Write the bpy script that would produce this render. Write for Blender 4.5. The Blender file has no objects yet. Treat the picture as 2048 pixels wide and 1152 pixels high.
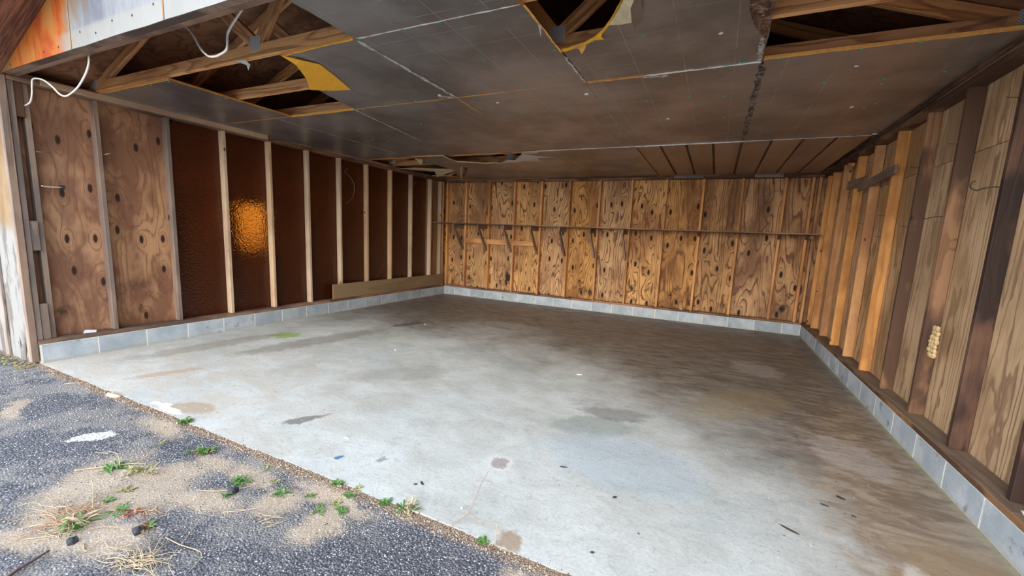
import bpy, bmesh, math, random
from mathutils import Vector, Matrix, Quaternion
random.seed(7)
R = random.Random(11)
SC = bpy.context.scene
COL = SC.collection

# ------------------------------------------------------------------ camera
def make_camera():
    yaw, pitch, roll = .4364, -.1455, .0468
    sy, cy = math.sin(yaw), math.cos(yaw); sp, cp = math.sin(pitch), math.cos(pitch)
    fwd = Vector((-sy*cp, cy*cp, sp)); right = Vector((cy, sy, 0)); up = right.cross(fwd)
    cr, sr = math.cos(roll), math.sin(roll)
    r2 = right*cr + up*sr; u2 = -right*sr + up*cr
    cam = bpy.data.cameras.new('camera'); o = bpy.data.objects.new('camera', cam); COL.objects.link(o)
    m = Matrix((r2, u2, -fwd)).transposed().to_4x4(); m.translation = Vector((5.652, -1.542, 1.390))
    o.matrix_world = m
    cam.sensor_width = 36; cam.lens = 834.7*36/2048
    cam.shift_x = (1024-1034.3)/2048; cam.shift_y = (596.4-576)/2048
    cam.clip_start = .02; cam.clip_end = 300
    SC.camera = o
make_camera()

# ------------------------------------------------------------------ sky and exposure
w = bpy.data.worlds.new('overcast_sky'); SC.world = w; w.use_nodes = True
nt = w.node_tree; bg = nt.nodes['Background']
tc = nt.nodes.new('ShaderNodeTexCoord'); sx = nt.nodes.new('ShaderNodeSeparateXYZ'); rp = nt.nodes.new('ShaderNodeValToRGB')
nt.links.new(tc.outputs['Generated'], sx.inputs[0]); nt.links.new(sx.outputs['Z'], rp.inputs[0]); nt.links.new(rp.outputs[0], bg.inputs[0])
rp.color_ramp.elements[0].position = 0; rp.color_ramp.elements[0].color = (.95, .98, 1, 1)
rp.color_ramp.elements[1].position = 1; rp.color_ramp.elements[1].color = (.62, .75, .95, 1)
bg.inputs[1].default_value = 2.3
sun = bpy.data.lights.new('sun', 'SUN'); so = bpy.data.objects.new('sun', sun); COL.objects.link(so)
sun.energy = 3.2; sun.angle = math.radians(60); sun.color = (1, .93, .84)      # wide low sun, added to push light into the garage
so.rotation_euler = (math.radians(75), 0, math.radians(2))
vs = SC.view_settings; vs.view_transform = 'Standard'; vs.look = 'None'; vs.gamma = 1; vs.use_curve_mapping = False
vs.exposure = 0.75
SC.cycles.max_bounces = 10; SC.cycles.diffuse_bounces = 6

# ------------------------------------------------------------------ node helper
class G:
    def __init__(s, name):
        s.m = bpy.data.materials.new(name); s.m.use_nodes = True; s.t = s.m.node_tree
        s.b = s.t.nodes['Principled BSDF']; s.out = s.t.nodes['Material Output']
    def n(s, typ, ins=None, **pr):
        d = s.t.nodes.new('ShaderNode'+typ)
        for k, v in pr.items(): setattr(d, k, v)
        for k, v in (ins or {}).items(): s.set(d.inputs[k], v)
        return d
    def set(s, sock, v):
        if isinstance(v, bpy.types.NodeSocket): s.t.links.new(v, sock)
        else:
            if sock.type == 'RGBA' and len(v) == 3: v = (*v, 1)
            sock.default_value = v
    def P(s, **k):
        for a, v in k.items(): s.set(s.b.inputs[a.replace('_', ' ')], v)
    def math(s, op, a, b=0, c=0, clamp=False):
        return s.n('Math', {0: a, 1: b, 2: c}, operation=op, use_clamp=clamp).outputs[0]
    def ss(s, x, lo, hi):
        return s.n('MapRange', {0: x, 1: lo, 2: hi, 3: 0, 4: 1}, interpolation_type='SMOOTHSTEP').outputs[0]
    def vmul(s, v, k): return s.n('VectorMath', {0: v, 1: k}, operation='MULTIPLY').outputs[0]
    def vadd(s, v, k): return s.n('VectorMath', {0: v, 1: k}, operation='ADD').outputs[0]
    def noise(s, v, sc=5, det=3, ro=.5, dist=0, col=False):
        d = s.n('TexNoise', {'Vector': v, 'Scale': sc, 'Detail': det, 'Roughness': ro, 'Distortion': dist}); return d.outputs[1 if col else 0]
    def voro(s, v, sc=5, feature='F1', rnd=1):
        return s.n('TexVoronoi', {'Vector': v, 'Scale': sc, 'Randomness': rnd}, feature=feature)
    def mix(s, f, a, b, mode='MIX'):
        d = s.t.nodes.new('ShaderNodeMix'); d.data_type = 'RGBA'; d.blend_type = mode; d.clamp_factor = True
        s.set(d.inputs[0], f); s.set(d.inputs[6], a); s.set(d.inputs[7], b); return d.outputs[2]
    def ramp(s, f, st, interp='LINEAR'):
        d = s.n('ValToRGB', {0: f}); r = d.color_ramp; r.interpolation = interp
        while len(r.elements) < len(st): r.elements.new(1)
        for e, (p, c) in zip(r.elements, st):
            e.position = p; e.color = (*c, 1) if len(c) == 3 else (c[0],)*3+(1,)
        return d.outputs[0]
    def obj(s): return s.n('TexCoord').outputs['Object']
    def rnd(s): return s.n('ObjectInfo').outputs['Random']
    def sep(s, v): return s.n('SeparateXYZ', {0: v}).outputs
    def comb(s, x=0, y=0, z=0): return s.n('CombineXYZ', {0: x, 1: y, 2: z}).outputs[0]
    def bump(s, h, st=.3, d=.01):
        s.set(s.b.inputs['Normal'], s.n('Bump', {'Height': h, 'Strength': st, 'Distance': d}).outputs[0])

def plain(name, col, rough=.8, metal=0, var=.15, sc=20):
    g = G(name); o = g.obj()
    n = g.noise(o, sc, 4)
    f = g.n('MapRange', {0: n, 1: .3, 2: .7, 3: 1-var, 4: 1+var}).outputs[0]
    c = g.n('VectorMath', {0: col, 'Scale': f}, operation='SCALE').outputs[0]
    g.P(Base_Color=c, Roughness=rough, Metallic=metal); g.bump(n, .2, .004)
    return g.m

def wood(name, light, dark, aged, rings=9, nsc=2.6, contrast=1, knots=1, ksc=2.4, stretch=.13, age=.35, mold=0, val=.22, grey=0, rough=.72, rows=False, bumps=.35, wet=0, kr=.12):
    g = G(name); o = g.obj(); r = g.rnd()
    off = g.n('VectorMath', {0: (37.1, 61.7, 23.9), 'Scale': r}, operation='SCALE').outputs[0]
    v = g.vadd(o, off)
    vs_ = g.vmul(v, (1, 1, stretch))
    n1 = g.noise(vs_, nsc, 2, .45, .25)
    if rows:                                   # knots repeat at the same heights, as peeled veneer does
        po = g.sep(o)
        vk = g.comb(g.math('ADD', po[0], g.math('FLOOR', g.math('MULTIPLY', r, 40))), g.math('MULTIPLY', po[2], .42))
        vo = g.t.nodes.new('ShaderNodeTexVoronoi'); vo.voronoi_dimensions = '2D'; g.set(vo.inputs['Vector'], vk); vo.inputs['Scale'].default_value = ksc; vo.inputs['Randomness'].default_value = .5
    else: vo = g.voro(g.vmul(v, (1, 1, .55)), ksc)
    d, kc = vo.outputs['Distance'], g.sep(vo.outputs['Color'])[0]
    kon = g.math('LESS_THAN', kc, .45*knots)
    dk = g.math('MULTIPLY', d, 7)
    infl = g.math('DIVIDE', .16, g.math('ADD', g.math('MULTIPLY', dk, dk), .35))
    infl = g.math('MULTIPLY', infl, kon)
    fld = g.math('ADD', n1, infl)
    fine = g.noise(g.vmul(v, (1, 1, .03)), 90, 2, .6)
    wob = g.math('MULTIPLY', g.noise(g.vmul(v, (1, 1, .35)), 14, 2), .035)
    fld = g.math('ADD', fld, wob)
    ph = g.math('FRACT', g.math('MULTIPLY', fld, rings))
    k = contrast
    line = g.ramp(ph, [(0, (.12*k,)), (.08, (k,)), (.20, (.9*k,)), (.34, (.25*k,)), (.6, (.04*k,)), (1, (.12*k,))])
    lf = g.n('RGBToBW', {0: line}).outputs[0]
    lf = g.math('ADD', lf, g.math('MULTIPLY', g.math('SUBTRACT', fine, .5), 1.3*max(.4, contrast)), clamp=True)
    c = g.mix(lf, light, dark)
    bl = g.ss(g.noise(g.vmul(v, (1, 1, .45)), 2.2, 4, .62), .5-.15*age, .78-.25*age)
    c = g.mix(g.math('MULTIPLY', bl, age*1.6, clamp=True), c, g.mix(g.math('MULTIPLY', lf, .6), aged, dark))
    # knots: dark oval core
    kd = g.math('MULTIPLY', g.ss(g.math('ADD', d, g.math('MULTIPLY', g.math('SUBTRACT', fine, .5), .06)), kr, kr*.55), kon)
    c = g.mix(kd, c, tuple(x*.25 for x in dark))
    if mold:
        z = g.sep(o)[2]
        mn = g.noise(g.vmul(v, (1, 1, .7)), 5.5, 5, .65)
        band = g.math('MULTIPLY', g.ss(z, .02, .25), g.ss(z, .75, .34))
        low = g.ss(z, .10, .0)
        mm = g.math('ADD', g.math('MULTIPLY', g.ss(mn, .52, .68), band), g.math('MULTIPLY', low, g.ss(mn, .3, .5)))
        mm = g.math('ADD', mm, g.math('MULTIPLY', g.ss(mn, .6, .78), .5), clamp=True)
        if wet: mm = g.math('ADD', mm, g.math('MULTIPLY', g.ss(g.noise(g.vmul(v, (1, 1, .3)), 4, 5, .7), .52, .66), wet*2.2), clamp=True)
        c = g.mix(g.math('MULTIPLY', mm, mold, clamp=True), c, (.035, .018, .01))
    h = g.n('HueSaturation', {'Hue': .5, 'Saturation': g.n('MapRange', {0: g.math('FRACT', g.math('MULTIPLY', r, 7.31)), 3: 1-grey, 4: 1.05}).outputs[0],
                              'Value': g.n('MapRange', {0: g.math('FRACT', g.math('MULTIPLY', r, 13.7)), 3: 1-val, 4: 1+val*.6}).outputs[0], 'Color': c}).outputs[0]
    g.P(Base_Color=h, Roughness=rough, Specular_IOR_Level=.3)
    g.bump(g.math('SUBTRACT', 1, lf), bumps, .004)
    return g.m

M = {}
M['ply_back'] = wood('weathered_plywood_tan', (.74, .40, .145), (.13, .045, .014), (.34, .15, .055), rings=26, nsc=2.8, contrast=.95, ksc=4.2, stretch=.14, age=.55, mold=1, val=.14, grey=.1, rows=True, knots=1.5)
M['ply_back_dark'] = wood('mould_stained_plywood', (.72, .38, .145), (.12, .042, .014), (.32, .145, .055), rings=20, nsc=2.4, contrast=.85, ksc=4.2, stretch=.13, age=.6, mold=1, val=.12, grey=.1, rows=True, knots=1.0, wet=.14)
M['ply_left'] = wood('weathered_plywood_brown', (.52, .29, .155), (.17, .07, .035), (.25, .12, .07), rings=20, nsc=1.9, contrast=.62, ksc=5, stretch=.2, age=.75, mold=.7, val=.05, grey=.1, knots=1.3, rows=True)
M['ply_far'] = wood('plywood_plain_tan', (.46, .26, .11), (.22, .10, .04), (.30, .15, .06), rings=6, contrast=.6, knots=0, age=.4)
M['siding'] = wood('weathered_siding', (.70, .455, .245), (.20, .10, .045), (.42, .245, .12), rings=30, nsc=2.4, contrast=.72, knots=.0, stretch=.05, age=.6, val=.1, grey=.1)
M['stud_pale'] = wood('pale_stud_pine', (.72, .50, .29), (.42, .24, .12), (.46, .28, .16), rings=5, nsc=6, contrast=.45, ksc=7, knots=.5, stretch=.06, age=.5, val=.14, grey=.2)
M['stud_orange'] = wood('orange_stud_pine', (.80, .41, .15), (.42, .17, .055), (.36, .15, .06), rings=4, nsc=6, contrast=.5, ksc=8, knots=1.2, stretch=.06, age=.5, val=.16, grey=.05)
M['stud_brown'] = wood('brown_stud_pine', (.36, .185, .085), (.14, .058, .028), (.10, .052, .03), rings=5, nsc=6, contrast=.6, ksc=7, knots=1, stretch=.07, age=.85, val=.2, grey=.1)
M['stud_dark'] = wood('dark_stained_stud', (.20, .10, .06), (.06, .028, .02), (.045, .026, .022), rings=6, nsc=5, contrast=.8, ksc=5, knots=1, stretch=.09, age=.8, val=.2, grey=.15, rough=.5)
M['stud_grey'] = wood('grey_weathered_stud', (.34, .235, .17), (.12, .075, .055), (.20, .15, .125), rings=6, nsc=6, contrast=.55, ksc=5, knots=.5, stretch=.06, age=.6, val=.15, grey=.4)
M['plate'] = wood('sill_plate_wood', (.40, .21, .11), (.16, .07, .04), (.13, .075, .05), rings=5, nsc=6, contrast=.5, ksc=5, knots=.5, stretch=.07, age=.65, val=.18, grey=.3)
M['plate_grey'] = wood('dusty_sill_plate', (.26, .19, .125), (.12, .07, .04), (.15, .10, .07), rings=5, nsc=6, contrast=.45, ksc=5, knots=.4, stretch=.07, age=.6, val=.12, grey=.3)
M['truss'] = wood('truss_lumber', (.92, .50, .21), (.32, .12, .045), (.52, .24, .10), rings=9, nsc=6, contrast=.7, ksc=6, knots=1.1, stretch=.07, age=.45, val=.10, grey=.05)
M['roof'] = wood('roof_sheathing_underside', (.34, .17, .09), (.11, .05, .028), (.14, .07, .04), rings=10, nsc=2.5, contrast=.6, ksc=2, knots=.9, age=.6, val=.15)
M['shelf'] = wood('shelf_wood', (.40, .24, .14), (.17, .08, .045), (.18, .10, .06), rings=5, nsc=6, contrast=.5, knots=.4, ksc=4, stretch=.07, age=.6, val=.15, grey=.25)
M['ceil_board'] = wood('ceiling_board_wood', (.40, .26, .17), (.26, .16, .10), (.30, .18, .12), rings=4, nsc=3, contrast=.35, knots=0, stretch=.07, age=.5, val=.08, rough=.4)
M['leanboard'] = wood('leaning_board_face', (.34, .235, .13), (.18, .11, .055), (.25, .16, .085), rings=4, nsc=3, contrast=.4, knots=0, stretch=.06, age=.5, val=.05, rough=.45)
M['foam'] = plain('yellow_foam', (.95, .46, .03), .85, 0, .06, 12)
M['foam_edge'] = plain('amber_foam_edge', (.86, .44, .11), .85, 0, .15, 40)
M['paper'] = plain('cream_backing_paper', (.66, .55, .33), .7, 0, .15, 25)
M['paper_grey'] = plain('silver_facing_paper', (.60, .60, .56), .5, .2, .12, 25)
M['mortar'] = plain('mortar', (.74, .72, .63), .9, 0, .15, 60)
M['white'] = plain('white_cable_sheath', (.86, .84, .77), .4, 0, .05, 30)
M['whitebit'] = plain('white_debris', (.85, .86, .86), .6, 0, .08, 30)
M['green'] = plain('green_plastic_washer', (.02, .50, .24), .45, 0, .05, 50)
M['rustmetal'] = plain('rusted_steel', (.09, .06, .05), .6, .6, .3, 80)
M['steel'] = plain('dull_steel', (.55, .53, .50), .42, .75, .15, 60)
M['darkbit'] = plain('dark_debris', (.045, .032, .025), .85, 0, .3, 60)
M['asphalt_lump'] = plain('asphalt_lump', (.035, .037, .045), .9, 0, .4, 90)
M['straw'] = plain('dry_straw', (.44, .34, .22), .8, 0, .25, 60)
M['straw_dark'] = plain('dead_stem', (.36, .22, .13), .8, 0, .25, 60)
M['leaf'] = plain('weed_leaf', (.09, .20, .045), .55, 0, .35, 80)
M['leaf_pale'] = plain('pale_weed_leaf', (.27, .29, .10), .6, 0, .35, 80)
M['leaf_red'] = plain('reddish_weed_leaf', (.24, .065, .05), .6, 0, .35, 80)
M['deadleaf'] = plain('dead_leaf', (.24, .14, .075), .8, 0, .4, 60)
M['nest'] = plain('nest_clay', (.62, .44, .22), .95, 0, .25, 120)
M['shed'] = plain('dim_shed_paint', (.06, .02, .013), .85, 0, .2, 4)
M['twig'] = plain('dark_twig', (.10, .06, .055), .7, 0, .3, 60)
M['stone'] = plain('tan_stone', (.55, .40, .27), .8, 0, .2, 30)

def m_foil():
    g = G('silver_foil_facing'); o = g.obj(); p = g.sep(o)
    big = g.noise(o, 1.3, 4, .6); fine = g.noise(o, 22, 3)
    c = g.mix(g.ss(big, .35, .65), (.25, .235, .225), (.42, .405, .40))
    # faint printed and creased grid
    def lines(x, step, wdt):
        q = g.math('ABSOLUTE', g.math('SUBTRACT', g.math('FRACT', g.math('ADD', g.math('DIVIDE', x, step), g.math('MULTIPLY', big, .05))), .5))
        return g.ss(q, wdt, 0)
    l = g.math('MAXIMUM', lines(p[0], .305, .012), lines(p[1], .203, .014))
    l = g.math('MULTIPLY', l, g.ss(g.noise(o, 3.1, 3), .36, .56))
    c = g.mix(g.math('MULTIPLY', l, .6), c, (.75, .75, .75))
    sp = g.voro(o, 26); spk = g.math('MULTIPLY', g.ss(sp.outputs['Distance'], .12, .06), g.math('LESS_THAN', g.sep(sp.outputs['Color'])[1], .035))
    c = g.mix(spk, c, (.75, .73, .7))
    dirt = g.ss(g.noise(o, 2.5, 3, .5), .5, .8)
    c = g.mix(g.math('MULTIPLY', dirt, .3), c, (.26, .22, .20))
    rg = g.n('MapRange', {0: g.noise(o, 6, 4), 1: .3, 2: .7, 3: .32, 4: .42}).outputs[0]
    g.P(Base_Color=c, Roughness=rg, Metallic=.75)
    wav = g.noise(g.vmul(o, (1, 1.6, 1)), 4, 2, .4)
    g.bump(g.math('ADD', g.math('ADD', g.math('MULTIPLY', wav, .55), g.math('MULTIPLY', fine, .06)), g.math('MULTIPLY', l, .2)), .28, .012)
    return g.m
M['foil'] = m_foil()

def m_tape():
    g = G('torn_seam_tape'); o = g.obj(); n = g.noise(o, 18, 5, .7, .6)
    c = g.ramp(n, [(0, (.05, .035, .025)), (.36, (.12, .10, .09)), (.44, (.42, .41, .40)), (.58, (.74, .74, .72)), (1, (.9, .9, .88))])
    g.P(Base_Color=c, Roughness=.42, Metallic=.35); g.bump(n, .7, .01); return g.m
M['tape'] = m_tape()
def m_tapedark():
    g = G('rotted_seam_tape'); o = g.obj(); n = g.noise(o, 22, 5, .7, .8)
    c = g.ramp(n, [(0, (.02, .015, .012)), (.46, (.04, .03, .025)), (.52, (.20, .19, .18)), (.64, (.38, .37, .36)), (1, (.7, .7, .68))])
    g.P(Base_Color=c, Roughness=.5, Metallic=.2); g.bump(n, .7, .01); return g.m
M['tape_dark'] = m_tapedark()
def m_tapewhite():
    g = G('bright_seam_strip'); o = g.obj(); n = g.noise(o, 14, 4, .7)
    g.P(Base_Color=g.ramp(n, [(.3, (.5, .47, .4)), (.5, (.85, .84, .8)), (1, (.95, .95, .93))]), Roughness=.5); g.bump(n, .6, .01); return g.m
M['tapew'] = m_tapewhite()
def m_rust():
    g = G('rotted_brown_foam'); o = g.obj(); n = g.noise(o, 22, 5, .7, 1.2)
    g.P(Base_Color=g.ramp(n, [(.3, (.03, .012, .008)), (.47, (.16, .065, .03)), (.56, (.34, .20, .13)), (.66, (.62, .60, .58))]), Roughness=.8); g.bump(n, 1, .03); return g.m
M['rot'] = m_rust()

def m_block():
    g = G('concrete_block'); o = g.obj(); r = g.rnd()
    v = g.vadd(o, g.n('VectorMath', {0: (17, 31, 11), 'Scale': r}, operation='SCALE').outputs[0])
    n = g.noise(v, 160, 3, .6); b = g.noise(v, 5, 4, .6)
    c = g.mix(g.ss(b, .35, .7), (.38, .43, .475), (.53, .57, .60))
    c = g.mix(g.math('MULTIPLY', g.ss(n, .52, .7), .35), c, (.16, .17, .18))
    z = g.sep(o)[2]
    c = g.mix(g.math('MULTIPLY', g.ss(z, -.05, -.09), .6), c, (.42, .39, .29))
    c = g.mix(g.math('MULTIPLY', g.ss(g.noise(v, 8, 5, .65), .60, .72), .75), c, (.12, .125, .135))
    c = g.n('HueSaturation', {'Hue': .5, 'Saturation': 1, 'Value': g.n('MapRange', {0: r, 3: .88, 4: 1.1}).outputs[0], 'Color': c}).outputs[0]
    g.P(Base_Color=c, Roughness=.9, Specular_IOR_Level=.25); g.bump(n, .5, .003); return g.m
M['block'] = m_block()

def blob(g, p, cx, cy, rx, ry, rot=0, rag=.5, nz=None, soft=.35):
    dx = g.math('SUBTRACT', p[0], cx); dy = g.math('SUBTRACT', p[1], cy)
    c, s_ = math.cos(rot), math.sin(rot)
    a = g.math('DIVIDE', g.math('ADD', g.math('MULTIPLY', dx, c), g.math('MULTIPLY', dy, s_)), rx)
    b = g.math('DIVIDE', g.math('SUBTRACT', g.math('MULTIPLY', dy, c), g.math('MULTIPLY', dx, s_)), ry)
    d = g.math('SQRT', g.math('ADD', g.math('MULTIPLY', a, a), g.math('MULTIPLY', b, b)))
    d = g.math('ADD', d, g.math('MULTIPLY', g.math('SUBTRACT', nz, .5), rag*3))
    return g.ss(d, 1+soft, 1-soft)

def warp(g, o):
    a = g.n('VectorMath', {0: g.noise(o, 5, 3, .6, 0, True), 1: (.5, .5, .5)}, operation='SUBTRACT').outputs[0]
    b = g.n('VectorMath', {0: g.noise(o, 24, 4, .65, 0, True), 1: (.5, .5, .5)}, operation='SUBTRACT').outputs[0]
    return g.vadd(g.vadd(o, g.vmul(a, (.16, .16, 0))), g.vmul(b, (.075, .075, 0)))
def m_floor():
    g = G('stained_concrete_slab'); o = g.obj(); p = g.sep(warp(g, o))
    big = g.noise(o, .9, 5, .6, .4); mid = g.noise(g.vmul(o, (1, 1.5, 1)), 3.2, 6, .68, .5); fine = g.noise(o, 60, 4, .6)
    nz = g.noise(o, 7, 5, .65); streak = g.noise(g.vmul(g.vadd(o, (3, 1, 0)), (.8, 2.6, 1)), 4.5, 6, .72, .8)
    c = g.mix(g.ss(g.math('ADD', g.math('MULTIPLY', mid, .55), g.math('MULTIPLY', g.noise(o, 1.4, 3), .45)), .30, .66), (.42, .43, .40), (.62, .65, .635))
    c = g.mix(g.math('MULTIPLY', g.ss(big, .5, .7), .5), c, (.44, .51, .54))
    # tan dust near the left part of the opening
    t = g.math('MULTIPLY', g.ss(p[0], 4.4, 1.5), g.ss(p[1], 2.4, .3))
    c = g.mix(g.math('MULTIPLY', t, g.math('MULTIPLY', g.ss(mid, .62, .4), .55)), c, (.58, .51, .43))
    # rear half: soaked-in brown staining, strongest toward the back and the right wall
    bx = g.math('ADD', p[1], g.math('ADD', g.math('MULTIPLY', g.ss(p[0], 3.2, 6.8), 1.75), g.math('MULTIPLY', g.math('SUBTRACT', big, .5), 3.2)))
    bx = g.math('ADD', bx, g.math('MULTIPLY', g.math('SUBTRACT', nz, .5), .9))
    back = g.ss(bx, 2.3, 4.4)
    brown = g.mix(g.ss(streak, .36, .68), (.095, .068, .046), (.28, .235, .185))
    c = g.mix(g.math('MULTIPLY', back, .92), c, brown)
    rt = blob(g, p, 7.0, 1.6, .62, 1.75, -.10, .35, nz, .3)
    c = g.mix(g.math('MULTIPLY', rt, .85), c, g.mix(g.ss(streak, .4, .62), (.22, .14, .085), (.42, .33, .23)))
    rt2 = blob(g, p, 6.88, .55, .38, .5, 0, .3, nz, .3)
    c = g.mix(g.math('MULTIPLY', rt2, .7), c, (.36, .26, .155))
    for (x, y, rx, ry, rot, col, st) in [
            (2.21, .14, .20, .09, .2, (.42, .32, .23), .8), (2.05, .05, .20, .035, -.05, (.85, .87, .87), .8),
            (.75, 1.95, .17, .16, 1.0, (.25, .42, .06), .8), (3.05, .42, .04, .16, -.5, (.13, .13, .12), .75),
            (3.69, .17, .022, .03, 0, (.05, .17, .36), .95), (4.57, .62, .085, .085, 0, (.72, .72, .70), .8), (4.57, .62, .06, .062, .4, (.33, .29, .28), .85),
            (3.94, .30, .035, .03, 0, (.22, .22, .20), .7), (4.93, .05, .07, .07, .5, (.30, .19, .10), .75),
            (4.95, 1.45, .33, .16, .5, (.27, .32, .30), .65), (5.05, 1.75, .25, .12, .3, (.17, .17, .16), .6), (5.25, 1.05, .5, .35, 0, (.44, .54, .62), .5),
            (1.3, 2.0, .9, .18, 1.35, (.20, .18, .15), .55), (.55, 1.2, .8, .15, 1.45, (.24, .21, .17), .5), (1.55, 3.4, .25, .08, 1.2, (.06, .055, .055), .7),
            (6.2, 3.9, .25, .3, .4, (.50, .46, .42), .5), (2.9, 4.3, .5, .2, 0, (.44, .42, .38), .45), (6.62, 1.9, .2, .30, .5, (.55, .50, .48), .5),
            (6.0, 2.6, .6, .25, .9, (.34, .26, .14), .5), (1.2, .45, .25, .06, 1.2, (.45, .30, .18), .6), (3.0, 1.6, .5, .2, .8, (.30, .29, .26), .4),
            (6.72, .62, .07, .22, .9, (.80, .78, .74), .6)]:
        c = g.mix(g.math('MULTIPLY', blob(g, p, x, y, rx, ry, rot, .45, nz, .25), st), c, col)
    # grime and pale efflorescence against the block course
    po = g.sep(o); el = g.math('MINIMUM', g.math('MINIMUM', po[0], g.math('SUBTRACT', 7.03, po[0])), g.math('SUBTRACT', 6.53, po[1]))
    ed = g.ss(g.math('ADD', el, g.math('MULTIPLY', nz, .06)), .075, .035)
    c = g.mix(g.math('MULTIPLY', ed, .55), c, (.40, .39, .25))
    scr = g.noise(g.vmul(g.vadd(o, (2, 7, 0)), (1.5, 5.5, 1)), 9, 6, .78, 1.0)
    c = g.mix(g.math('MULTIPLY', g.math('MULTIPLY', g.ss(scr, .5, .62), .55), g.math('ADD', .25, g.math('MULTIPLY', back, .75))), c, (.10, .085, .07))
    c = g.mix(g.math('MULTIPLY', g.ss(scr, .40, .30), g.math('MULTIPLY', back, .45)), c, (.42, .38, .32))
    # white drags
    wh = g.math('MULTIPLY', g.ss(g.noise(g.vmul(g.vadd(o, (9, 4, 0)), (1.2, 4.2, 1)), 5, 5, .72, 1.5), .66, .74), .5)
    c = g.mix(wh, c, (.62, .62, .60))
    v = g.voro(o, 11); pit = g.math('MULTIPLY', g.ss(v.outputs['Distance'], .10, .05), g.math('LESS_THAN', g.sep(v.outputs['Color'])[0], .12))
    c = g.mix(g.math('MULTIPLY', pit, .8), c, (.10, .09, .08))
    c = g.mix(g.math('MULTIPLY', g.ss(fine, .42, .62), .16), c, (.18, .17, .16))
    c = g.mix(g.math('MULTIPLY', g.ss(g.noise(g.vmul(o, (1, 1.7, 1)), 16, 6, .75, 1.2), .54, .66), .35), c, (.22, .20, .175))
    rg = g.n('MapRange', {0: mid, 1: .35, 2: .7, 3: .55, 4: .36}).outputs[0]
    g.P(Base_Color=c, Roughness=rg, Specular_IOR_Level=.45)
    g.bump(g.math('ADD', g.math('MULTIPLY', mid, .7), g.math('MULTIPLY', fine, .10)), .18, .012); return g.m
M['floor'] = m_floor()

SAND = [(2.75, -.60, .18, .26, .5), (3.0, -.76, .22, .13, .4), (3.12, -.92, .30, .07, .4), (3.36, -.77, .20, .10, .2), (3.08, -.56, .22, .20, .8), (2.95, -.40, .25, .10, .6),
        (3.75, -.26, .13, .10, .4), (4.06, -.25, .11, .14, .2), (4.05, -.34, .10, .08, 0), (3.1, -.20, .16, .08, 0), (1.16, -.48, .25, .06, -.4), (2.35, -.12, .25, .07, .0), (3.42, -.18, .2, .07, 0), (3.95, -.10, .30, .06, -.05), (3.4, -.44, .25, .08, .3), (5.1, -.12, .12, .05, 0)]
def m_asphalt():
    g = G('old_asphalt'); o = g.obj(); p = g.sep(warp(g, o)); p0 = g.sep(o)
    v = g.voro(o, 105); cell = g.sep(v.outputs['Color']); nz = g.noise(o, 6, 5, .7); fine = g.noise(o, 140, 3)
    big = g.noise(o, 1.7, 4, .6)
    st = g.mix(g.ss(cell[0], .2, 1), (.09, .093, .11), (.25, .255, .285))
    st = g.mix(g.math('MULTIPLY', g.math('GREATER_THAN', cell[1], .93), g.ss(v.outputs['Distance'], .5, .25)), st, (.62, .64, .68))
    c = g.mix(g.ss(v.outputs['Distance'], .38, .62), st, (.065, .067, .078))
    dust = g.ss(g.math('ADD', big, g.math('MULTIPLY', g.math('SUBTRACT', nz, .5), .8)), .46, .66)
    near = g.ss(p[0], 4.6, 3.2)
    c = g.mix(g.math('MULTIPLY', dust, g.math('ADD', .25, g.math('MULTIPLY', near, .4))), c, (.27, .255, .235))
    sandc = g.mix(g.ss(fine, .35, .7), (.30, .235, .17), (.52, .43, .33))
    m = None
    for (x, y, rx, ry, rot) in SAND:
        b = blob(g, p, x, y, rx, ry, rot, .5, nz, .55); m = b if m is None else g.math('MAXIMUM', m, b)
    m2 = g.math('MULTIPLY', m, g.ss(g.math('ADD', v.outputs['Distance'], m), .35, .95), clamp=True)
    c = g.mix(g.math('MULTIPLY', m2, .88), c, sandc)
    # soil line against the slab
    sl = g.ss(g.math('ADD', p0[1], g.math('MULTIPLY', g.math('SUBTRACT', nz, .5), .12)), -.085, -.02)
    c = g.mix(g.math('MULTIPLY', sl, .85), c, g.mix(g.ss(fine, .4, .6), (.17, .12, .085), (.36, .28, .20)))
    for (x, y, rx, ry, rot) in [(2.14, -.41, .062, .12, -.65)]:
        pm = g.math('MULTIPLY', blob(g, p, x, y, rx, ry, rot, .5, nz, .12), g.ss(cell[2], .12, .2))
        c = g.mix(g.math('MULTIPLY', pm, .92), c, (.85, .88, .88))
    g.P(Base_Color=c, Roughness=.85, Specular_IOR_Level=.35)
    h = g.math('ADD', g.math('MULTIPLY', g.math('SUBTRACT', 1, v.outputs['Distance']), g.math('SUBTRACT', 1, g.math('MULTIPLY', m, .8))), g.math('MULTIPLY', nz, .6))
    g.bump(h, .75, .009); return g.m
M['asphalt'] = m_asphalt()

def m_amber():
    g = G('amber_textured_sheet'); o = g.obj()
    n = g.voro(g.vadd(o, g.vmul(g.noise(o, 20, 2, .5, 0, True), (.03, .03, .03))), 48, 'SMOOTH_F1').outputs['Distance']; gr = g.noise(g.vmul(o, (1, 1, .25)), 2, 4)
    c = g.mix(g.ss(gr, .35, .7), (.60, .165, .014), (.76, .23, .02))
    g.P(Base_Color=c, Roughness=.14, IOR=1.45, Transmission_Weight=.93, Specular_IOR_Level=.7)
    g.bump(n, .7, .010)
    q = g.n('BsdfPrincipled', {'Base Color': g.mix(g.ss(gr, .4, .65), (.045, .006, .004), (.10, .014, .007)), 'Roughness': .25})
    g.t.links.new(g.b.inputs['Normal'].links[0].from_socket, q.inputs['Normal'])
    mx = g.n('MixShader', {0: .38}); g.t.links.new(g.b.outputs[0], mx.inputs[1]); g.t.links.new(q.outputs[0], mx.inputs[2]); g.t.links.new(mx.outputs[0], g.out.inputs[0])
    return g.m
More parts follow.
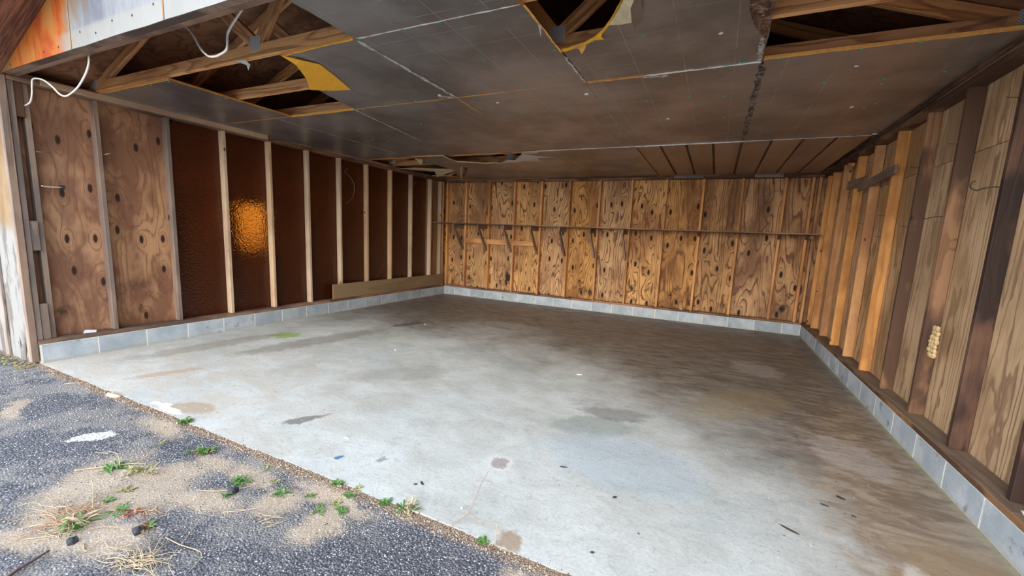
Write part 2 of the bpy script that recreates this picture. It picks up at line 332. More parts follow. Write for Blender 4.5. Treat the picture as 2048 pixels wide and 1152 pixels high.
M['amber'] = m_amber()

def m_gable():
    g = G('orange_corner_gable_sheet'); o = g.obj(); p = g.sep(o)
    n = g.noise(g.vmul(o, (1, 1, .5)), 4, 5, .65, .5); f = g.noise(g.vmul(o, (5, 1, .5)), 22, 3, .6)
    base = g.mix(g.ss(n, .35, .65), (.12, .14, .175), (.22, .24, .27))
    base = g.mix(g.math('MULTIPLY', g.ss(f, .45, .65), .4), base, (.10, .105, .14))
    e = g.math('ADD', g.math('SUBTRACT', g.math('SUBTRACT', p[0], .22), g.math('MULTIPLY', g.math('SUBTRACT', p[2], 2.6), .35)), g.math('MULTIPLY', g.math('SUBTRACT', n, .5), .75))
    orangec = g.ramp(n, [(.3, (.26, .035, .006)), (.46, (.36, .065, .009)), (.56, (.42, .13, .02)), (.7, (.34, .19, .06))])
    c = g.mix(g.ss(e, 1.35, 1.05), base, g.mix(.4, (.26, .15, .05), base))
    c = g.mix(g.ss(e, 1.16, .95), c, orangec)  # orange-red towards the left corner, giving way to the pale base
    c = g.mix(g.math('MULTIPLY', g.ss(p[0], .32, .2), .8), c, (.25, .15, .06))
    # pale strip along the foot
    ft = g.math('MULTIPLY', g.ss(p[2], 2.70, 2.67), g.ss(p[0], 1.1, 1.3)); c = g.mix(g.math('MULTIPLY', ft, .7), c, (.26, .26, .24))
    g.P(Base_Color=c, Roughness=.45, Metallic=.1); g.bump(f, .35, .004); return g.m
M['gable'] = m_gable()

def m_peel():
    g = G('peeling_paint_plywood'); o = g.obj(); p = g.sep(o)
    n = g.noise(g.vmul(o, (1, 1, .35)), 7, 5, .65, .4)
    up = g.ss(g.math('ADD', p[2], g.math('MULTIPLY', n, .3)), 1.35, 1.5)
    woodc = g.mix(g.noise(g.vmul(o, (1, 1, .05)), 40, 3), (.11, .09, .075), (.18, .16, .145))
    lowc = g.mix(g.ss(n, .42, .55), woodc, (.27, .27, .26))
    upc = g.mix(g.ss(n, .4, .65), (.20, .12, .05), (.26, .18, .095))
    g.P(Base_Color=g.mix(up, lowc, upc), Roughness=.8); g.bump(n, .6, .01); return g.m
M['peel'] = m_peel()

def m_connector():
    g = G('punched_steel_plate'); o = g.obj(); p = g.sep(o)
    a = g.math('SINE', g.math('MULTIPLY', p[0], 480)); b = g.math('SINE', g.math('MULTIPLY', p[2], 420))
    k = g.ss(g.math('MULTIPLY', a, b), .05, .35)
    g.P(Base_Color=g.mix(k, (.80, .82, .80), (.16, .14, .12)), Roughness=.5, Metallic=.15); g.bump(k, -.6, .003); return g.m
M['connector'] = m_connector()
def m_glass():
    g = G('window_glass'); g.P(Base_Color=(.9, .95, .95), Roughness=.05, Transmission_Weight=1, IOR=1.45); return g.m
M['glass'] = m_glass()

# ------------------------------------------------------------------ object helpers
def tag(o, label=None, cat=None, group=None, kind=None):
    if label: o['label'] = label
    if cat: o['category'] = cat
    if group: o['group'] = group
    if kind: o['kind'] = kind
    return o
def link(name, me, parent=None, mats=(), smooth=False):
    o = bpy.data.objects.new(name, me); COL.objects.link(o)
    if parent: o.parent = parent
    if not me.materials:
        for m in mats: me.materials.append(M[m] if isinstance(m, str) else m)
    if smooth:
        for p in me.polygons: p.use_smooth = True
    return o
def from_bm(name, bm, parent=None, mats=(), smooth=False):
    bmesh.ops.recalc_face_normals(bm, faces=bm.faces)
    me = bpy.data.meshes.new(name); bm.to_mesh(me); bm.free()
    return link(name, me, parent, mats, smooth)
_cache = {}
def box_mesh(sx, sy, sz, mat, bev=.0025, base=False):
    k = (round(sx, 3), round(sy, 3), round(sz, 3), mat, bev, base)
    if k in _cache: return _cache[k]
    bm = bmesh.new(); bmesh.ops.create_cube(bm, size=1)
    bmesh.ops.scale(bm, vec=(sx, sy, sz), verts=bm.verts)
    if base: bmesh.ops.translate(bm, vec=(0, 0, sz/2), verts=bm.verts)
    if bev: bmesh.ops.bevel(bm, geom=list(bm.edges), offset=bev, segments=1, affect='EDGES')
    bmesh.ops.recalc_face_normals(bm, faces=bm.faces)
    me = bpy.data.meshes.new('box'); bm.to_mesh(me); bm.free(); me.materials.append(M[mat]); _cache[k] = me
    return me
def box(name, lo, hi, mat, parent=None, bev=.0025):
    me = box_mesh(hi[0]-lo[0], hi[1]-lo[1], hi[2]-lo[2], mat, bev)
    o = link(name, me, parent); o.location = [(a+b)/2 for a, b in zip(lo, hi)]; return o
def rbox(name, lo, hi, mat, parent=None, bev=0):
    """a box whose origin stays at the world origin, used as the root of a wall"""
    o = box(name, lo, hi, mat, parent, bev); me = o.data.copy(); me.transform(Matrix.Translation(o.location)); o.data = me; o.location = (0, 0, 0); return o
def lumber(name, a, b, w, t, mat, parent=None, side=(1, 0, 0), bev=.003):
    """a timber from a to b; local Z is its length, local X its width w along `side`, local Y its thickness t"""
    a, b = Vector(a), Vector(b); z = (b-a); L = z.length; z.normalize()
    x = Vector(side); x = (x - z*x.dot(z)).normalized(); y = z.cross(x)
    o = link(name, box_mesh(w, t, L, mat, bev), parent)
    m = Matrix((x, y, z)).transposed().to_4x4(); m.translation = (a+b)/2
    o.matrix_local = m
    return o
def tube_bm(bm, pts, r0, r1=None, seg=6):
    r1 = r0 if r1 is None else r1
    pts = [Vector(p) for p in pts]; prev = None; n = len(pts)
    up = Vector((.3, .2, 1)).normalized()
    for i, p in enumerate(pts):
        d = (pts[min(i+1, n-1)]-pts[max(i-1, 0)]).normalized()
        s = d.cross(up)
        if s.length < .05: s = d.cross(Vector((1, 0, 0)))
        s.normalize(); u = s.cross(d); r = r0+(r1-r0)*i/max(1, n-1)
        ring = [bm.verts.new(p+(s*math.cos(k*2*math.pi/seg)+u*math.sin(k*2*math.pi/seg))*r) for k in range(seg)]
        if prev:
            for k in range(seg): bm.faces.new((prev[k], prev[(k+1) % seg], ring[(k+1) % seg], ring[k]))
        else: bm.faces.new(ring[::-1])
        prev = ring
    bm.faces.new(prev)
def smooth_pts(P, sub=5):
    P = [Vector(p) for p in P]; out = []
    for i in range(len(P)-1):
        p0, p1, p2, p3 = P[max(i-1, 0)], P[i], P[i+1], P[min(i+2, len(P)-1)]
        for k in range(sub):
            t = k/sub; out.append(.5*((2*p1)+(p2-p0)*t+(2*p0-5*p1+4*p2-p3)*t*t+(3*p1-p0-3*p2+p3)*t**3))
    out.append(P[-1]); return out
def tube(name, pts, r, mat, parent=None, r1=None, seg=6, sm=True, sub=5):
    bm = bmesh.new(); tube_bm(bm, smooth_pts(pts, sub) if sm else pts, r, r1, seg)
    return from_bm(name, bm, parent, [mat], True)
def sheet(name, pts, th, mats, parent=None, bottom_mat=0, side_mat=1):
    """a thin board from a 3-D outline: the underside takes mats[0], edges and top mats[1]"""
    bm = bmesh.new(); vs_ = [bm.verts.new(p) for p in pts]; f = bm.faces.new(vs_); f.normal_update()
    if f.normal.z > 0: f.normal_flip()
    r = bmesh.ops.extrude_face_region(bm, geom=[f])
    top = [v for v in r['geom'] if isinstance(v, bmesh.types.BMVert)]
    bmesh.ops.translate(bm, vec=(0, 0, th), verts=top)
    if len(mats) > 1:
        for fa in bm.faces: fa.material_index = 1
        f2 = min((fa for fa in bm.faces if len(fa.verts) == len(pts)), key=lambda fa: fa.calc_center_median().z); f2.material_index = 0
    bmesh.ops.triangulate(bm, faces=[fa for fa in bm.faces if len(fa.verts) > 4])
    return from_bm(name, bm, parent, mats)
def ragged(a, b, n, amp, rnd=R):
    """points from a to b (2-D) with a torn edge"""
    dx, dy = b[0]-a[0], b[1]-a[1]; L = math.hypot(dx, dy); nx, ny = -dy/L, dx/L
    return [(a[0]+dx*i/n+nx*rnd.uniform(-amp, amp)*(0 < i < n), a[1]+dy*i/n+ny*rnd.uniform(-amp, amp)*(0 < i < n)) for i in range(n)]

W, D, H, BH = 7.032, 6.528, 2.608, .180
PT = BH+.038            # top of sill plate
ST = H-.076             # underside of the double top plate
CH = H                  # underside of trusses / top of ceiling boards
SL = .375               # roof slope
def roofz(x): return 2.70+SL*min(x, W-x)
def softz(x): return 2.553+.38*min(x, W-x)

# ------------------------------------------------------------------ ground and slab
bm = bmesh.new()
N = 60
front = [(-.02+7.25*i/N, R.uniform(-.012, .006)) for i in range(N+1)]
bot = [bm.verts.new((x, y-.004, -.12)) for x, y in front]; tp = [bm.verts.new((x, y, 0)) for x, y in front]
for i in range(N): bm.faces.new((bot[i], bot[i+1], tp[i+1], tp[i]))
b2 = [bm.verts.new(p) for p in ((7.23, 6.75, 0), (-.02, 6.75, 0))]
bm.faces.new(tp+b2)
b3 = [bm.verts.new(p) for p in ((7.23, 6.75, -.12), (-.02, 6.75, -.12))]
bm.faces.new((bot+b3)[::-1]); bm.faces.new((tp[-1], bot[-1], b3[0], b2[0])); bm.faces.new((b2[0], b3[0], b3[1], b2[1])); bm.faces.new((b2[1], b3[1], bot[0], tp[0]))
tag(from_bm('floor', bm, None, ['floor']), 'stained concrete garage floor slab, pale at the opening and brown at the rear', kind='structure')

bm = bmesh.new()
from mathutils import noise as mn
def gz(x, y):
    h = -.018 + .010*mn.noise(Vector((x*1.5, y*1.5, 0))) + .005*mn.noise(Vector((x*7, y*7, 3)))
    t = max(0, min(1, (y+.10)/.08)); return min(h, -.004)*(1-t)-.002*t
xs = [-45, -20, -8, -4, -2.5]+[-1.6+.06*i for i in range(150)]+[9, 12, 20, 45]
ys = [-60, -25, -10, -5, -3]+[-2.4+.06*i for i in range(41)]
gv = [[bm.verts.new((x, y, gz(x, y) if -2.5 < x < 8 and y > -3 else -.02)) for x in xs] for y in ys]
for j in range(len(ys)-1):
    for i in range(len(xs)-1): bm.faces.new((gv[j][i], gv[j][i+1], gv[j+1][i+1], gv[j+1][i]))
tag(from_bm('ground', bm, None, ['asphalt'], True), 'cracked dark asphalt apron with sandy patches in front of the garage', kind='structure')
bm = bmesh.new()
for lo, hi in (((-45, 0, -.25), (-1.62, 60, -.13)), ((-1.62, .0, -.25), (-.02, 60, -.13)), ((7.25, 0, -.25), (45, 60, -.02))):
    r = bmesh.ops.create_cube(bm, size=1, matrix=Matrix.Translation([(a+b)/2 for a, b in zip(lo, hi)]) @ Matrix.Diagonal([b-a for a, b in zip(lo, hi)]+[1]))
tag(from_bm('ground', bm, None, ['deadleaf']), 'bare soil around the garage', kind='structure')

# ------------------------------------------------------------------ walls
def block_course(parent, start, n, axis, fixed, sgn, first=0):
    """n concrete blocks laid end to end; sgn is the side the inner face looks to"""
    for k in range(n):
        s = start+.4064*k
        L = .3984
        o = link('concrete_block', box_mesh(L, .19, .176, 'block', .004), parent)
        if axis == 'y': o.rotation_euler = (0, 0, math.pi/2); o.location = (fixed-sgn*.095, s+.2032, .088)
        else: o.location = (s+.2032, fixed+.095, .088)
def core(name, lo, hi, label):
    return tag(rbox(name, lo, hi, 'mortar'), label, kind='structure')

# left wall
wl = core('wall_left', (-.186, .006, 0), (-.002, D+.18, BH-.002), 'left garage wall, open studs on a low block course with dark red sheets in the middle bays')
y0 = D-.4218-.4064*15
block_course(wl, y0, 15, 'y', 0, 1)
o = link('concrete_block', box_mesh(.4138, .19, .176, 'block', .004), wl); o.rotation_euler = (0, 0, math.pi/2); o.location = (-.095, D-.211, .088)
for a, b in ((.0, 3.3), (3.305, D)): lumber('sill_plate', (-.068, a, BH+.019), (-.068, b, BH+.019), .136, .037, 'plate', wl)
for z in (ST+.019, ST+.057):
    for a, b in ((.0, 2.35), (2.353, D)): lumber('top_plate', (-.070, a, z), (-.070, b, z), .14, .0375, 'plate', wl)
tag(lumber('trim_strip', (.012, .20, H-.042), (.012, 2.32, H-.042), .02, .055, 'stud_pale', wl), 'paler wood strip nailed along the left top plate')
def stud_l(y, mat, off=0): return lumber('stud', (-.045-.0445+off, y, PT), (-.0895+off+R.uniform(-.004, .004), y+R.uniform(-.004, .004), ST), .089, .038, mat, wl)
stud_l(.020, 'stud_grey', .03); stud_l(.120, 'stud_grey')
for z0, z1 in ((PT, .56), (1.06, 1.33), (2.24, ST)):
    lumber('blocking', (-.065, .070, z0), (-.065, .070, z1), .08, .055, 'stud_grey' if z0 < 2 else 'stud_brown', wl)
for k in range(1, 10):
    mat = 'stud_grey' if k < 3 else 'stud_pale'
    if k < 10: stud_l(.6*k-.008, mat)
stud_l(6.03, 'stud_pale'); stud_l(6.40, 'stud_pale'); stud_l(6.49, 'stud_orange')
def wall_panel(name, parent, x, ya, yb, za, zb, mat, th=.012, flip=False):
    o = link(name, box_mesh(yb-ya-.003, th, zb-za, mat, 0, True), parent); o.rotation_euler = (0, 0, math.pi/2); o.location = (x, (ya+yb)/2, za); return o
for a, b in ((-.0, .592), (.592, 1.192)): wall_panel('plywood_panel', wl, -.141, a, b, .16, H, 'ply_left')
edges = [1.192+.6*i for i in range(8)]+[5.96]
edges[-2] = 5.392
for i, (a, b) in enumerate(zip(edges, edges[1:])):
    zt = H-.105 if i < 2 else H-.07
    bmx = wall_panel('amber_sheet', wl, -.139, a, b, PT-.01, zt if i > 1 else zt+.04, 'amber', .004)
    if i == 1: tag(bmx, 'amber sheet glowing orange from a window behind it')
wall_panel('plywood_panel', wl, -.141, 5.96, D+.14, .16, H, 'ply_far')

# room behind the left wall, seen only through the sheets
XS = -1.6
sh = tag(rbox('wall_shed', (XS-.02, -.02, -.1), (XS, 2.84, 1.95), 'shed', None, 0), 'dim outer wall of the lean-to behind the red sheets', kind='structure')
box('wall_panel', (XS-.02, 3.34, -.1), (XS, 6.72, 1.95), 'shed', sh, 0)
box('wall_panel', (XS-.02, 2.84, -.1), (XS, 3.34, .97), 'shed', sh, 0); box('wall_panel', (XS-.02, 2.84, 1.74), (XS, 3.34, 1.95), 'shed', sh, 0)
box('wall_panel', (XS-.02, 6.70, -.1), (-.15, 6.72, 2.6), 'shed', sh, 0); box('floor_panel', (XS, 0, -.12), (-.19, 6.7, -.02), 'shed', sh, 0)
wn = tag(rbox('window_1', (XS-.015, 2.84, .97), (XS-.011, 3.34, 1.74), 'glass', None, 0), 'small bright window of the lean-to, seen as an orange glow', kind='structure')
for lo, hi in (((XS-.03, 2.82, .95), (XS+.01, 2.86, 1.76)), ((XS-.03, 3.32, .95), (XS+.01, 3.36, 1.76)), ((XS-.03, 2.86, .95), (XS+.01, 3.32, .985)), ((XS-.03, 2.86, 1.725), (XS+.01, 3.32, 1.76))):
    box('window_frame', lo, hi, 'whitebit', wn)
for z in (.35,):                                                      # a slanting brace leaning behind the sheets
    lumber('brace_board', (-.22, 4.46, .40), (-.22, 4.86, .80), .05, .02, 'stud_orange', sh, side=(0, 1, -1))

# back wall
wb = core('wall_back', (-.002, D+.002, 0), (W+.19, D+.186, BH-.002), 'back garage wall of stained plywood between studs on a low block course')
block_course(wb, .2711, 16, 'x', D, 1)
o = link('concrete_block', box_mesh(.263, .19, .176, 'block', .004), wb); o.location = (.1355, D+.095, .088)
x1 = .2711+16*.4064
o = link('concrete_block', box_mesh(W-x1-.006, .19, .176, 'block', .004), wb); o.location = ((x1+W)/2, D+.095, .088)
for a, b in ((0, 3.1), (3.103, W+.14)): lumber('sill_plate', (a, D+.045, BH+.019), (b, D+.045, BH+.019), .088, .037, 'plate', wb, side=(0, 1, 0))
for z in (ST+.019, ST+.057): lumber('top_plate', (-.05, D+.047, z), (W+.14, D+.047, z), .09, .0375, 'stud_brown', wb, side=(0, 1, 0))
bx = [.53+.6045*k for k in range(11)]
for k, x in enumerate(bx): lumber('stud', (x-.019, D+.046, PT), (x-.019+R.uniform(-.008, .008), D+.046, ST), .089, .038, 'stud_orange', wb, side=(0, 1, 0))
for x in (.02, 6.93, 7.02): lumber('stud', (x, D+.046, PT), (x, D+.046, ST), .089, .038, 'stud_orange', wb, side=(0, 1, 0))
ex = [-.14]+[x-.019 for x in bx]+[W+.16]
for a, b in zip(ex, ex[1:]):
    o = link('plywood_panel', box_mesh(b-a-.003, .012, H-.16, 'ply_back' if a < 4.4 else 'ply_back_dark', 0, True), wb); o.location = ((a+b)/2, D+.098, .16)
lumber('ledger', (.54, D-.012, 1.26), (2.31, D-.012, 1.26), .022, .105, 'stud_orange', wb, side=(0, 1, 0))
for a, b, m in ((4.85, 5.33, 'stud_grey'), (5.57, 6.07, 'stud_brown'), (6.10, 6.51, 'stud_grey')):
    tag(lumber('scrap_board', (a, D-.011, 2.583), (b, D-.011, 2.580), .02, .085, m, wb, side=(0, 1, 0)), 'short board nailed over the back top plate')
tag(lumber('trim_strip', (.02, D-.012, 2.592), (2.45, D-.012, 2.590), .022, .024, 'stud_pale', wb, side=(0, 1, 0)), 'long pale strip along the top of the back wall')
# gable end over the back wall
bm = bmesh.new()
g0 = [bm.verts.new(p) for p in ((-.2, D+.15, H-.02), (W+.2, D+.15, H-.02), (W+.2, D+.15, roofz(W+.2)+.02), (W/2, D+.15, roofz(W/2)+.02), (-.2, D+.15, roofz(-.2)+.02))]
f = bm.faces.new(g0); r = bmesh.ops.extrude_face_region(bm, geom=[f]); bmesh.ops.translate(bm, vec=(0, .02, 0), verts=[v for v in r['geom'] if isinstance(v, bmesh.types.BMVert)])
from_bm('gable_sheathing', bm, wb, ['roof'])

# right wall
wr = core('wall_right', (W+.002, -2.2, 0), (W+.186, D+.006, BH-.002), 'right garage wall of weathered boards and studs on a low block course')
yR = 13.9886-11.0666
k = 0; ys0 = yR-.4064*13
for k in range(22):
    a = ys0+.4064*k
    if a+.4064 > D: break
    o = link('concrete_block', box_mesh(.3984, .19, .176, 'block', .004), wr); o.rotation_euler = (0, 0, math.pi/2); o.location = (W+.095, a+.2032, .088)
o = link('concrete_block', box_mesh(D-a-.006, .19, .176, 'block', .004), wr); o.rotation_euler = (0, 0, math.pi/2); o.location = (W+.095, (a+D)/2, .088)
for a, b in ((-2.2, 1.1), (1.103, D)):
    lumber('sill_plate', (W+.070, a, BH+.019), (W+.070, b, BH+.019), .138, .037, 'plate_grey', wr)
tag(lumber('trim_strip', (W+.004, -2.2, BH+.017), (W+.004, D, BH+.019), .012, .034, 'stud_brown', wr), 'reddish edge strip of the right sill plate')
for z in (ST+.019, ST+.057): lumber('top_plate', (W+.095, -2.2, z), (W+.095, D, z), .14, .0375, 'stud_brown' if z < ST+.03 else 'plate', wr)
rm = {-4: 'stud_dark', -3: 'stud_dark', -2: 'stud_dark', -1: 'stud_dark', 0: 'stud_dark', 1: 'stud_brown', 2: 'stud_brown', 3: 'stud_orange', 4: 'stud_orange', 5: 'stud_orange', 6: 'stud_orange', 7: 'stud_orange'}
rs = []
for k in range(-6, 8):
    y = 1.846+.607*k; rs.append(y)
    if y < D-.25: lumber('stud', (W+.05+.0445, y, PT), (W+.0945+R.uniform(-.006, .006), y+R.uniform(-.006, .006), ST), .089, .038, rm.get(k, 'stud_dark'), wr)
lumber('stud', (W+.0945, 6.42, PT), (W+.0945, 6.42, ST), .089, .038, 'stud_orange', wr)
rs.append(D+.15)
for a, b in zip([-2.2]+rs, rs):
    k = round((a-1.846)/.607)
    zs = 2.10
    o = wall_panel('siding_panel', wr, W+.146, a, b, .16, zs-.002, 'siding'); wall_panel('siding_panel', wr, W+.146, a, b, zs+.003, H, 'siding')
box('siding_backing', (W+.156, -2.2, 0), (W+.18, D+.18, H), 'roof', wr, 0)  # unseen backing, added so no light leaks through the siding seams
tag(lumber('cross_board', (W+.038, 5.12, 2.22), (W+.038, 4.28, 2.18), .02, .10, 'stud_grey', wr), 'short grey board nailed level across two right studs')
tag(lumber('cross_board', (W+.036, 4.62, 2.13), (W+.036, 3.52, 2.17), .02, .085, 'stud_grey', wr), 'slanting grey board nailed across the right studs')
lumber('blocking', (W+.06, 5.35, 2.51), (W+.06, 5.15, 2.48), .04, .05, 'stud_orange', wr)
lumber('trim_strip', (W-.01, 1.2, H-.03), (W-.01, D, H-.03), .02, .03, 'stud_dark', wr)

# front wall of the lean-to and the corner post
wf = tag(rbox('wall_front', (-1.62, -.03, -.02), (-.035, -.012, 1.93), 'peel', None, 0), 'peeling painted plywood beside the garage opening, left edge of the photo', kind='structure')
bm = bmesh.new(); g0 = [bm.verts.new(p) for p in ((-1.62, -.03, 1.93), (-.035, -.03, 1.93), (-.035, -.03, softz(-.035)), (-1.62, -.03, 1.935))]
f = bm.faces.new(g0); r = bmesh.ops.extrude_face_region(bm, geom=[f]); bmesh.ops.translate(bm, vec=(0, .018, 0), verts=[v for v in r['geom'] if isinstance(v, bmesh.types.BMVert)])
from_bm('upper_panel', bm, wf, ['peel'])
lumber('corner_trim', (-.055, -.042, .02), (-.035, -.042, 2.60), .035, .022, 'stud_grey', wf); lumber('corner_trim', (-.018, -.028, .02), (-.012, -.028, 2.60), .028, .05, 'stud_grey', wf)
lumber('batten', (-.60, -.041, -.01), (-.56, -.041, 1.7), .07, .02, 'stud_grey', wf)
for i in range(9):                                                     # curling splinters at the foot
    x = -.42+.042*i; h = R.uniform(.06, .2)
    bm = bmesh.new(); v = [bm.verts.new(p) for p in ((x, -.032, .0+R.uniform(0, .03)), (x+.035, -.032, .01), (x+.03, -.032, h), (x+.008, -.031, h+.03))]
    v[0].co.y -= R.uniform(.01, .03); v[1].co.y -= R.uniform(0, .02)
    f = bm.faces.new(v); r = bmesh.ops.extrude_face_region(bm, geom=[f]); bmesh.ops.translate(bm, vec=(0, -.002, 0), verts=[q for q in r['geom'] if isinstance(q, bmesh.types.BMVert)])
    from_bm('splinter', bm, wf, ['peel'])

# header and gable over the opening
hd = tag(rbox('trim_1', (.02, -.028, 2.573), (W+.2, .030, 2.640), 'plate'), 'weathered header beam across the garage opening', kind='structure')
lumber('header_board', (0, .052, 2.615), (W+.2, .052, 2.615), .04, .09, 'plate', None, side=(0, 1, 0)).parent = hd
gb = tag(rbox('wall_gable', (.0, -.028, 2.575), (W, -.024, 2.60), 'roof', None, 0), 'gable face above the opening, orange at its left corner', kind='structure')
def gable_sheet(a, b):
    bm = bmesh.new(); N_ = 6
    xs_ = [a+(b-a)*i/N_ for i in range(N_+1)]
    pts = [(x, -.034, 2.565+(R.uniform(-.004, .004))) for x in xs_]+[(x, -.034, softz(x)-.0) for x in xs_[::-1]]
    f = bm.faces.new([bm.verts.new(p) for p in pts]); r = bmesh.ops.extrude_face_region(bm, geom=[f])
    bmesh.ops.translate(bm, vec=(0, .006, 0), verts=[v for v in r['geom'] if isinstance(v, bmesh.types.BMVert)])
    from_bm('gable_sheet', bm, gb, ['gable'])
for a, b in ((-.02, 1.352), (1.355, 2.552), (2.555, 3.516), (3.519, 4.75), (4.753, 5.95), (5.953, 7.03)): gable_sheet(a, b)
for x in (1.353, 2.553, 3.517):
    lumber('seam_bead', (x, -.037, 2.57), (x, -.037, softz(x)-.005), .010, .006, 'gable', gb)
for x, z in ((.25, 2.6), (1.15, 2.61), (1.5, 2.66), (1.72, 2.62), (1.95, 2.66), (2.2, 2.65), (2.45, 2.67), (2.7, 2.69), (2.2, 2.9), (.9, 2.61)):
    bm = bmesh.new(); tube_bm(bm, [(x, -.036, z), (x, -.032, z)], .008); from_bm('nail', bm, gb, ['darkbit'])

# roof: sheathing boards, both slopes, with overhanging rake
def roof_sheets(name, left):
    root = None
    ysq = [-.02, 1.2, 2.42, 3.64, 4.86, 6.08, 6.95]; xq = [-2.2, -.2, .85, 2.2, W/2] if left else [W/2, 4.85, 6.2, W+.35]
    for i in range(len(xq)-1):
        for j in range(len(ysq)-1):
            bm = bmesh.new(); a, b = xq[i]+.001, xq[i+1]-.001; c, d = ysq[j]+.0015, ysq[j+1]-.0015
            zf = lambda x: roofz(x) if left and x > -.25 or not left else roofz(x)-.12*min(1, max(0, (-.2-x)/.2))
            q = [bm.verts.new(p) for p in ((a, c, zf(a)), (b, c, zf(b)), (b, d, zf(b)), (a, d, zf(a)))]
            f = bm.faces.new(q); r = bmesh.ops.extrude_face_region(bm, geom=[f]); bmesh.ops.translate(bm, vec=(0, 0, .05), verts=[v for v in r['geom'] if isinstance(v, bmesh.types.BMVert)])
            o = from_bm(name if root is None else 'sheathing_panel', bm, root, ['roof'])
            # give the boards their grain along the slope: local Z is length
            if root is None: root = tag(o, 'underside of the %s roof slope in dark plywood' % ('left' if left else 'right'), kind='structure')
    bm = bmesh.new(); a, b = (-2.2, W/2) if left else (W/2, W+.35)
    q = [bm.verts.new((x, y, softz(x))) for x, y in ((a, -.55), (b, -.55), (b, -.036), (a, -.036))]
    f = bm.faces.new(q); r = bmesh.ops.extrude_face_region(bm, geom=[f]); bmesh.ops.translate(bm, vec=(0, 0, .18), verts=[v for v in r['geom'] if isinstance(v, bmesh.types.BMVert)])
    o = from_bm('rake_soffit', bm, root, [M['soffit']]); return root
def m_soffit():
    g = G('soffit_plywood'); o = g.obj()
    n = g.noise(g.vmul(o, (.25, 3, .25)), 9, 4, .6, .3); n2 = g.noise(g.vmul(o, (.1, 4, .1)), 30, 3)
    c = g.mix(g.ss(g.math('ADD', g.math('MULTIPLY', n, .6), g.math('MULTIPLY', n2, .4)), .38, .6), (.30, .13, .07), (.09, .035, .02))
    v = g.voro(g.vmul(o, (1, 1.9, 1)), 4.5); k = g.math('MULTIPLY', g.ss(v.outputs['Distance'], .12, .07), g.math('LESS_THAN', g.sep(v.outputs['Color'])[0], .5))
    g.P(Base_Color=g.mix(k, c, (.015, .006, .005)), Roughness=.75); g.bump(n2, .5, .004); return g.m
M['soffit'] = m_soffit()
roof_sheets('roof', True); roof_sheets('roof', False)

# ------------------------------------------------------------------ roof trusses
TY = [.60, 1.205, 1.80, 2.41, 4.20, 4.80]
TL = ['roof truss nearest the opening, a white cable looped over its bottom chord', 'second roof truss from the opening, its steel plate seen through the upper ceiling hole',
      'third roof truss, at the far edge of the big left ceiling hole', 'dim roof truss behind the third, deep in the attic above the big left hole',
      'roof truss just behind the torn rear ceiling edge', 'rearmost visible roof truss above the sagging rear panel']
def truss(y, label):
    t = bpy.data.objects.new('roof_truss', None); COL.objects.link(t); t.location = (0, y, 0)
    tag(t, label, 'roof truss', 'roof trusses over the garage')
    z0, hz = CH, .089
    L = lambda n, a, b: lumber(n, a, b, .089, .036, 'truss', t, side=(0, 0, 1) if abs(a[2]-b[2]) < 1e-6 else (b[2]-a[2], 0, a[0]-b[0]))
    L('bottom_chord', (-.14, 0, z0+hz/2), (W+.14, 0, z0+hz/2))
    dz = .054
    for s in (0, 1):
        X = (lambda x: x) if not s else (lambda x: W-x)
        c = lambda x, d=0: roofz(x)-dz-d
        L('top_chord', (X(-.13), 0, c(-.13)), (X(W/2), 0, c(W/2)-.0))
        L('web', (X(2.42), 0, z0+hz+.02), (X(1.72), 0, c(1.72)-.05))
        L('web', (X(2.49), 0, z0+hz+.02), (X(W/2-.05), 0, c(W/2)-.09))
        for f in (-.0195, .0195):
            o = link('connector_plate', box_mesh(.105, .003, .10, 'connector', 0), t); o.location = (X(2.455), f, z0+hz+.004)
            o = link('connector_plate', box_mesh(.13, .003, .08, 'connector', 0), t); o.location = (X(-.02), f, z0+.07)
    return t
for y, l in zip(TY, TL): truss(y, l)

# ------------------------------------------------------------------ ceiling
ce = tag(rbox('ceiling', (0.0, 3.985, CH-.0015), (W, 4.06, CH), 'plate', None, 0), 'foil-faced insulation ceiling with torn panels', kind='structure')
TH = .016; ZB = CH-TH-.002
def panel(pts, name='ceiling_panel', label=None, mats=('foil', 'foam_edge'), z=ZB, tilt=0, th=TH):
    o = sheet(name, [(x, y, z+R.uniform(-tilt, tilt)) for x, y in pts], th, mats, ce)
    if label: tag(o, label)
    return o
def rect(a, b, c, d, amp=.0):
    """x a..b, y c..d, with slightly uneven edges"""
    return ragged((a, c), (b, c), 8, amp)+ragged((b, c), (b, d), 8, amp)+ragged((b, d), (a, d), 8, amp)+ragged((a, d), (a, c), 8, amp)
# row by the opening and first full row
panel(rect(3.44, 4.60, -.0+.09, .575, .003))
panel(rect(.015, 1.245, .60, 1.735, .003))
p = ragged((2.72, .595), (3.425, .575), 5, .003)+ragged((3.425, .575), (3.425, 1.745), 8, .004)+ragged((3.425, 1.745), (2.21, 1.75), 8, .003)+ragged((2.21, 1.75), (2.33, 1.20), 5, .006)+[(2.37, 1.11), (2.55, .90), (2.69, .70)]
panel(p, label='ceiling panel with its foil corner torn back to yellow foam')
panel(rect(3.44, 4.605, .59, 1.745, .004))
tear = [(4.625, 1.172), (4.67, 1.168), (4.72, 1.152), (4.79, 1.13), (4.86, 1.085), (4.91, 1.035), (4.95, .985), (5.0, .91), (5.03, .86), (5.06, .80), (5.09, .75), (5.12, .62), (5.20, .52), (5.26, .40), (5.30, .10)]
p = tear+ragged((5.42, .09), (5.795, .09), 3, .003)+ragged((5.795, .09), (5.795, 1.735), 9, .004)+ragged((5.795, 1.735), (4.625, 1.725), 9, .004)+[(4.625, 1.725)]
panel(p, label='ceiling panel torn open in a curve, showing a truss above')
